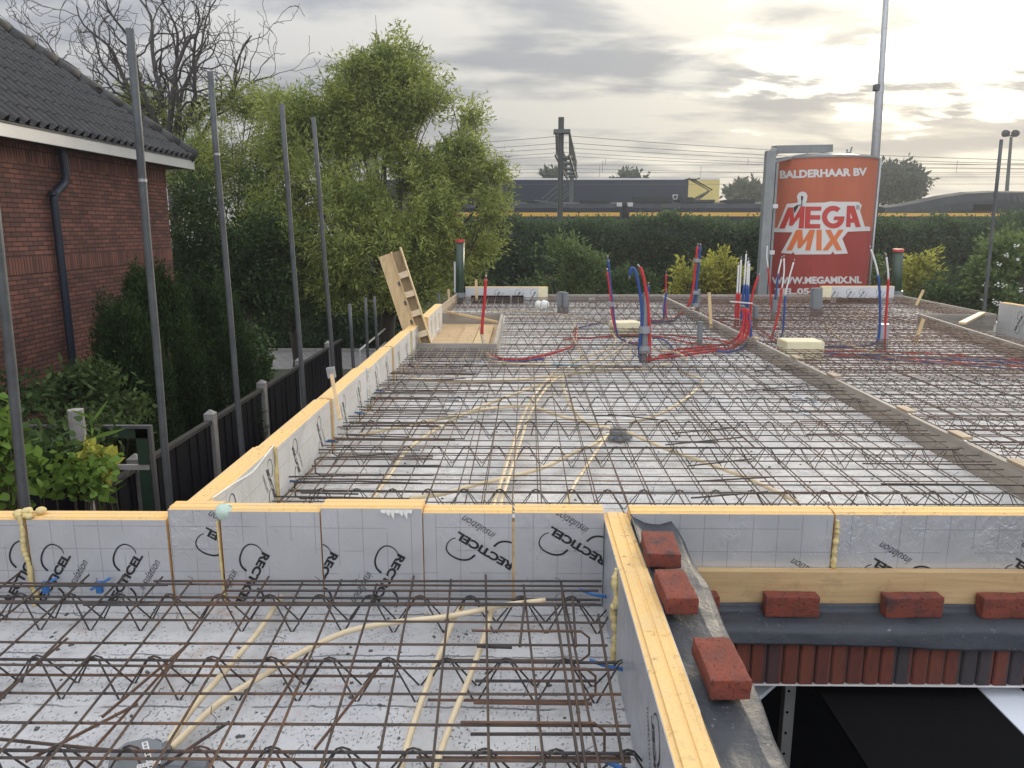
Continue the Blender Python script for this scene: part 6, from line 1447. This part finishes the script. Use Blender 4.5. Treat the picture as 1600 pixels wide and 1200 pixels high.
def stroke(pts, wd):
    out = []
    for i in range(len(pts)-1):
        (x0, y0), (x1, y1) = pts[i], pts[i+1]; l = math.hypot(x1-x0, y1-y0); nx, ny = -(y1-y0)/l*wd/2, (x1-x0)/l*wd/2
        out.append(([(x0+nx, y0+ny), (x1+nx, y1+ny), (x1-nx, y1-ny), (x0-nx, y0-ny)], [(0,1,2,3)]))
    return out
white = [(125,628),(158,628),(228,455),(300,448),(308,440),(300,400),(315,375),(340,365),(365,373),(377,395),(372,430),(365,448),(500,445),(540,437),(600,440),(745,440),(768,465),(755,505),(790,618),(828,620),(828,650),(668,655),(628,705),(668,812),(572,818),(560,798),(545,818),(285,820),(274,802),(262,815),(186,808),(268,660),(125,658)]
decal([(white, None)], MT['silow'], 'logo_outline', .006)
def sep(polys, mt_, name, o0):
    # each overlapping stroke sits a hair proud of the last
    for k, p in enumerate(polys): decal([p], mt_, name, o0+.0012*k)
def quads(*q): return [(list(p), None) for p in q]
Mz = [(172,632),(232,482),(268,482),(276,545),(322,470),(356,470),(346,632),(306,632),(314,560),(262,632-30),(244,598),(222,632)]
Mz = [(172,632),(236,480),(274,480),(280,560),(328,472),(358,472),(350,632),(312,632),(320,548),(268,612),(244,612),(250,545),(212,632)]
Ez = [(362,474),(478,474),(476,504),(400,504),(399,536),(470,536),(468,568),(396,568),(394,600),(470,600),(468,632),(356,632)]
Az = [(655,622),(662,468),(716,468),(762,622),(724,622),(716,590),(688,590),(688,622)]
Gz = []
for k in range(0, 26): t = R(-50-k*11.6); Gz.append((563+82*math.cos(t), 550+82*math.sin(t)))
Gz += [(645,545),(572,545),(562,572),(600,572)]
for k in range(25, -1, -1): t = R(-50-k*11.0); Gz.append((563+44*math.cos(t), 550+46*math.sin(t)))
decal(quads(Mz), MT['silored'], 'letter_m', .012); decal(quads(Ez), MT['silored'], 'letter_e', .012); decal(quads(Az), MT['silored'], 'letter_a', .012); decal(quads(Gz), MT['silored'], 'letter_g', .012)
decal(quads([(688,560),(686,520),(700,560)]), MT['silow'], 'letter_hole', .015)
M2 = [(224,790),(296,642),(340,642),(345,720),(392,642),(432,642),(396,790),(360,790),(376,716),(326,775),(306,775),(304,712),(264,790)]
I2 = [(442,642),(480,642),(478,790),(440,790)]
X2 = [(505,642),(545,642),(568,690),(602,640),(640,640),(588,715),(626,790),(586,790),(562,742),(525,790),(484,790),(542,714)]
for nm, z_ in (('letter_m', M2), ('letter_i', I2), ('letter_x', X2)): decal(quads(z_), MT['siloor'], nm, .012)
decal([([(330,398),(346,400),(342,432),(332,432)], None)], MT['siloblack'], 'trowel_handle', .012)
decal([([(334,434),(340,434),(338,468),(310,468),(308,480),(282,524),(276,480),(302,462),(332,462)], None)], MT['siloblack'], 'trowel_blade', .0155)
def txt(body, x0, x1, ybase, h, slope, mt_, name, off=.006, bold=.045):
    vs, fs = fit(body, 0, 0, 1, 1, bold); decal([([(x0+(x1-x0)*a, ybase+slope*a-h*b) for a, b in vs], fs)], mt_, name, off)
txt('BALDERHAAR BV', 178, 806, 273, 58, -22, MT['silow'], 'lettering')
txt('WWW.MEGAMIX.NL', 118, 768, 1034, 52, -6, MT['silow'], 'lettering')
txt('TEL.0546', 140, 480, 1108, 46, -2, MT['silow'], 'lettering')
txt('R', 735, 748, 490, 20, 0, MT['siloblack'], 'registered_mark', .009, .0)
ring = []
for k in range(24): t = k/24*2*math.pi; ring.append((741+14*math.cos(t), 480+17*math.sin(t)))
for k in range(24): t = k/24*2*math.pi; ring.append((741+11.5*math.cos(t), 480+14*math.sin(t)))
decal([(ring, [(k, (k+1) % 24, 24+(k+1) % 24, 24+k) for k in range(24)])], MT['siloblack'], 'registered_ring', .009)
decal([([(388,872),(424,874),(424,1000),(420,1000),(420,878),(392,876),(392,905),(388,905)], None)], MT['siloR'] if False else MT['silored'], 'hatch_line', .004)
MB().tube([(cs.x, YS, zt_s-.03), (cs.x, YS, zt_s+.012)], [SR+.022, SR+.022], 64, False).build('top_rim', MT['steel'], silo)
MB().tube([(cs.x+SR*.93, YS-SR*.45, GZ+1.5), (cs.x+SR*.93, YS-SR*.45, zt_s)], .03, 8).build('fill_pipe', MT['galv'], silo, smooth=True)
# steel frame
YFm = YS-.9
fe = empty('gantry_frame', (P(1190,460,Y=YFm).x, YFm, GZ), 'grey steel gantry frame beside and over the silo', 'steel frame')
pt_ = P(1204, 236, Y=YFm); pb_ = P(1189, 462, Y=YFm); d = pb_-pt_; pb2 = pt_+d*((GZ-pt_.z)/d.z)
MB().beam(pt_, pb2, .20, .20, up=(0, 1, 0)).beam(pt_+Vector((.16,0,-.25)), pb2+Vector((.16,0,0)), .05, .10, up=(0,1,0)).build('upright', MT['steel'], fe)
pe_ = P(1297, 232, Y=YFm+.6); cc = P(1205, 236, Y=YFm)
MB().tube([cc+Vector((-.02,0,-.35)), cc+Vector((.0,0,-.1)), cc+Vector((.10,0,.03))], .10, 8).beam(cc+Vector((.06,0,.03)), pe_, .18, .16).beam(cc+Vector((.1,0,-.22)), P(1262,241,Y=YFm+.2), .05, .05).build('top_beam', MT['steel'], fe)
for py in (322, 394): c = P(1203-.07*(py-322), py, Y=YFm); MB().box(c.x-.05, c.x+.16, YFm-.06, YFm-.02, c.z-.05, c.z+.04).build('clamp', MT['silow'], fe)

# ------------------------------------------------------------------ haze
hm = bpy.data.materials.new('haze_air'); hm.use_nodes = True; nt = hm.node_tree; nt.nodes.clear()
vo = nt.nodes.new('ShaderNodeVolumePrincipled'); mo = nt.nodes.new('ShaderNodeOutputMaterial'); nt.links.new(vo.outputs[0], mo.inputs['Volume'])
vo.inputs['Color'].default_value = (.80, .87, .94, 1); vo.inputs['Density'].default_value = .0013; vo.inputs['Anisotropy'].default_value = .55
hz_ = MB().box(-245, 245, -45, 305, GZ-1.2, 14).build('haze', hm); hz_['kind'] = 'stuff'
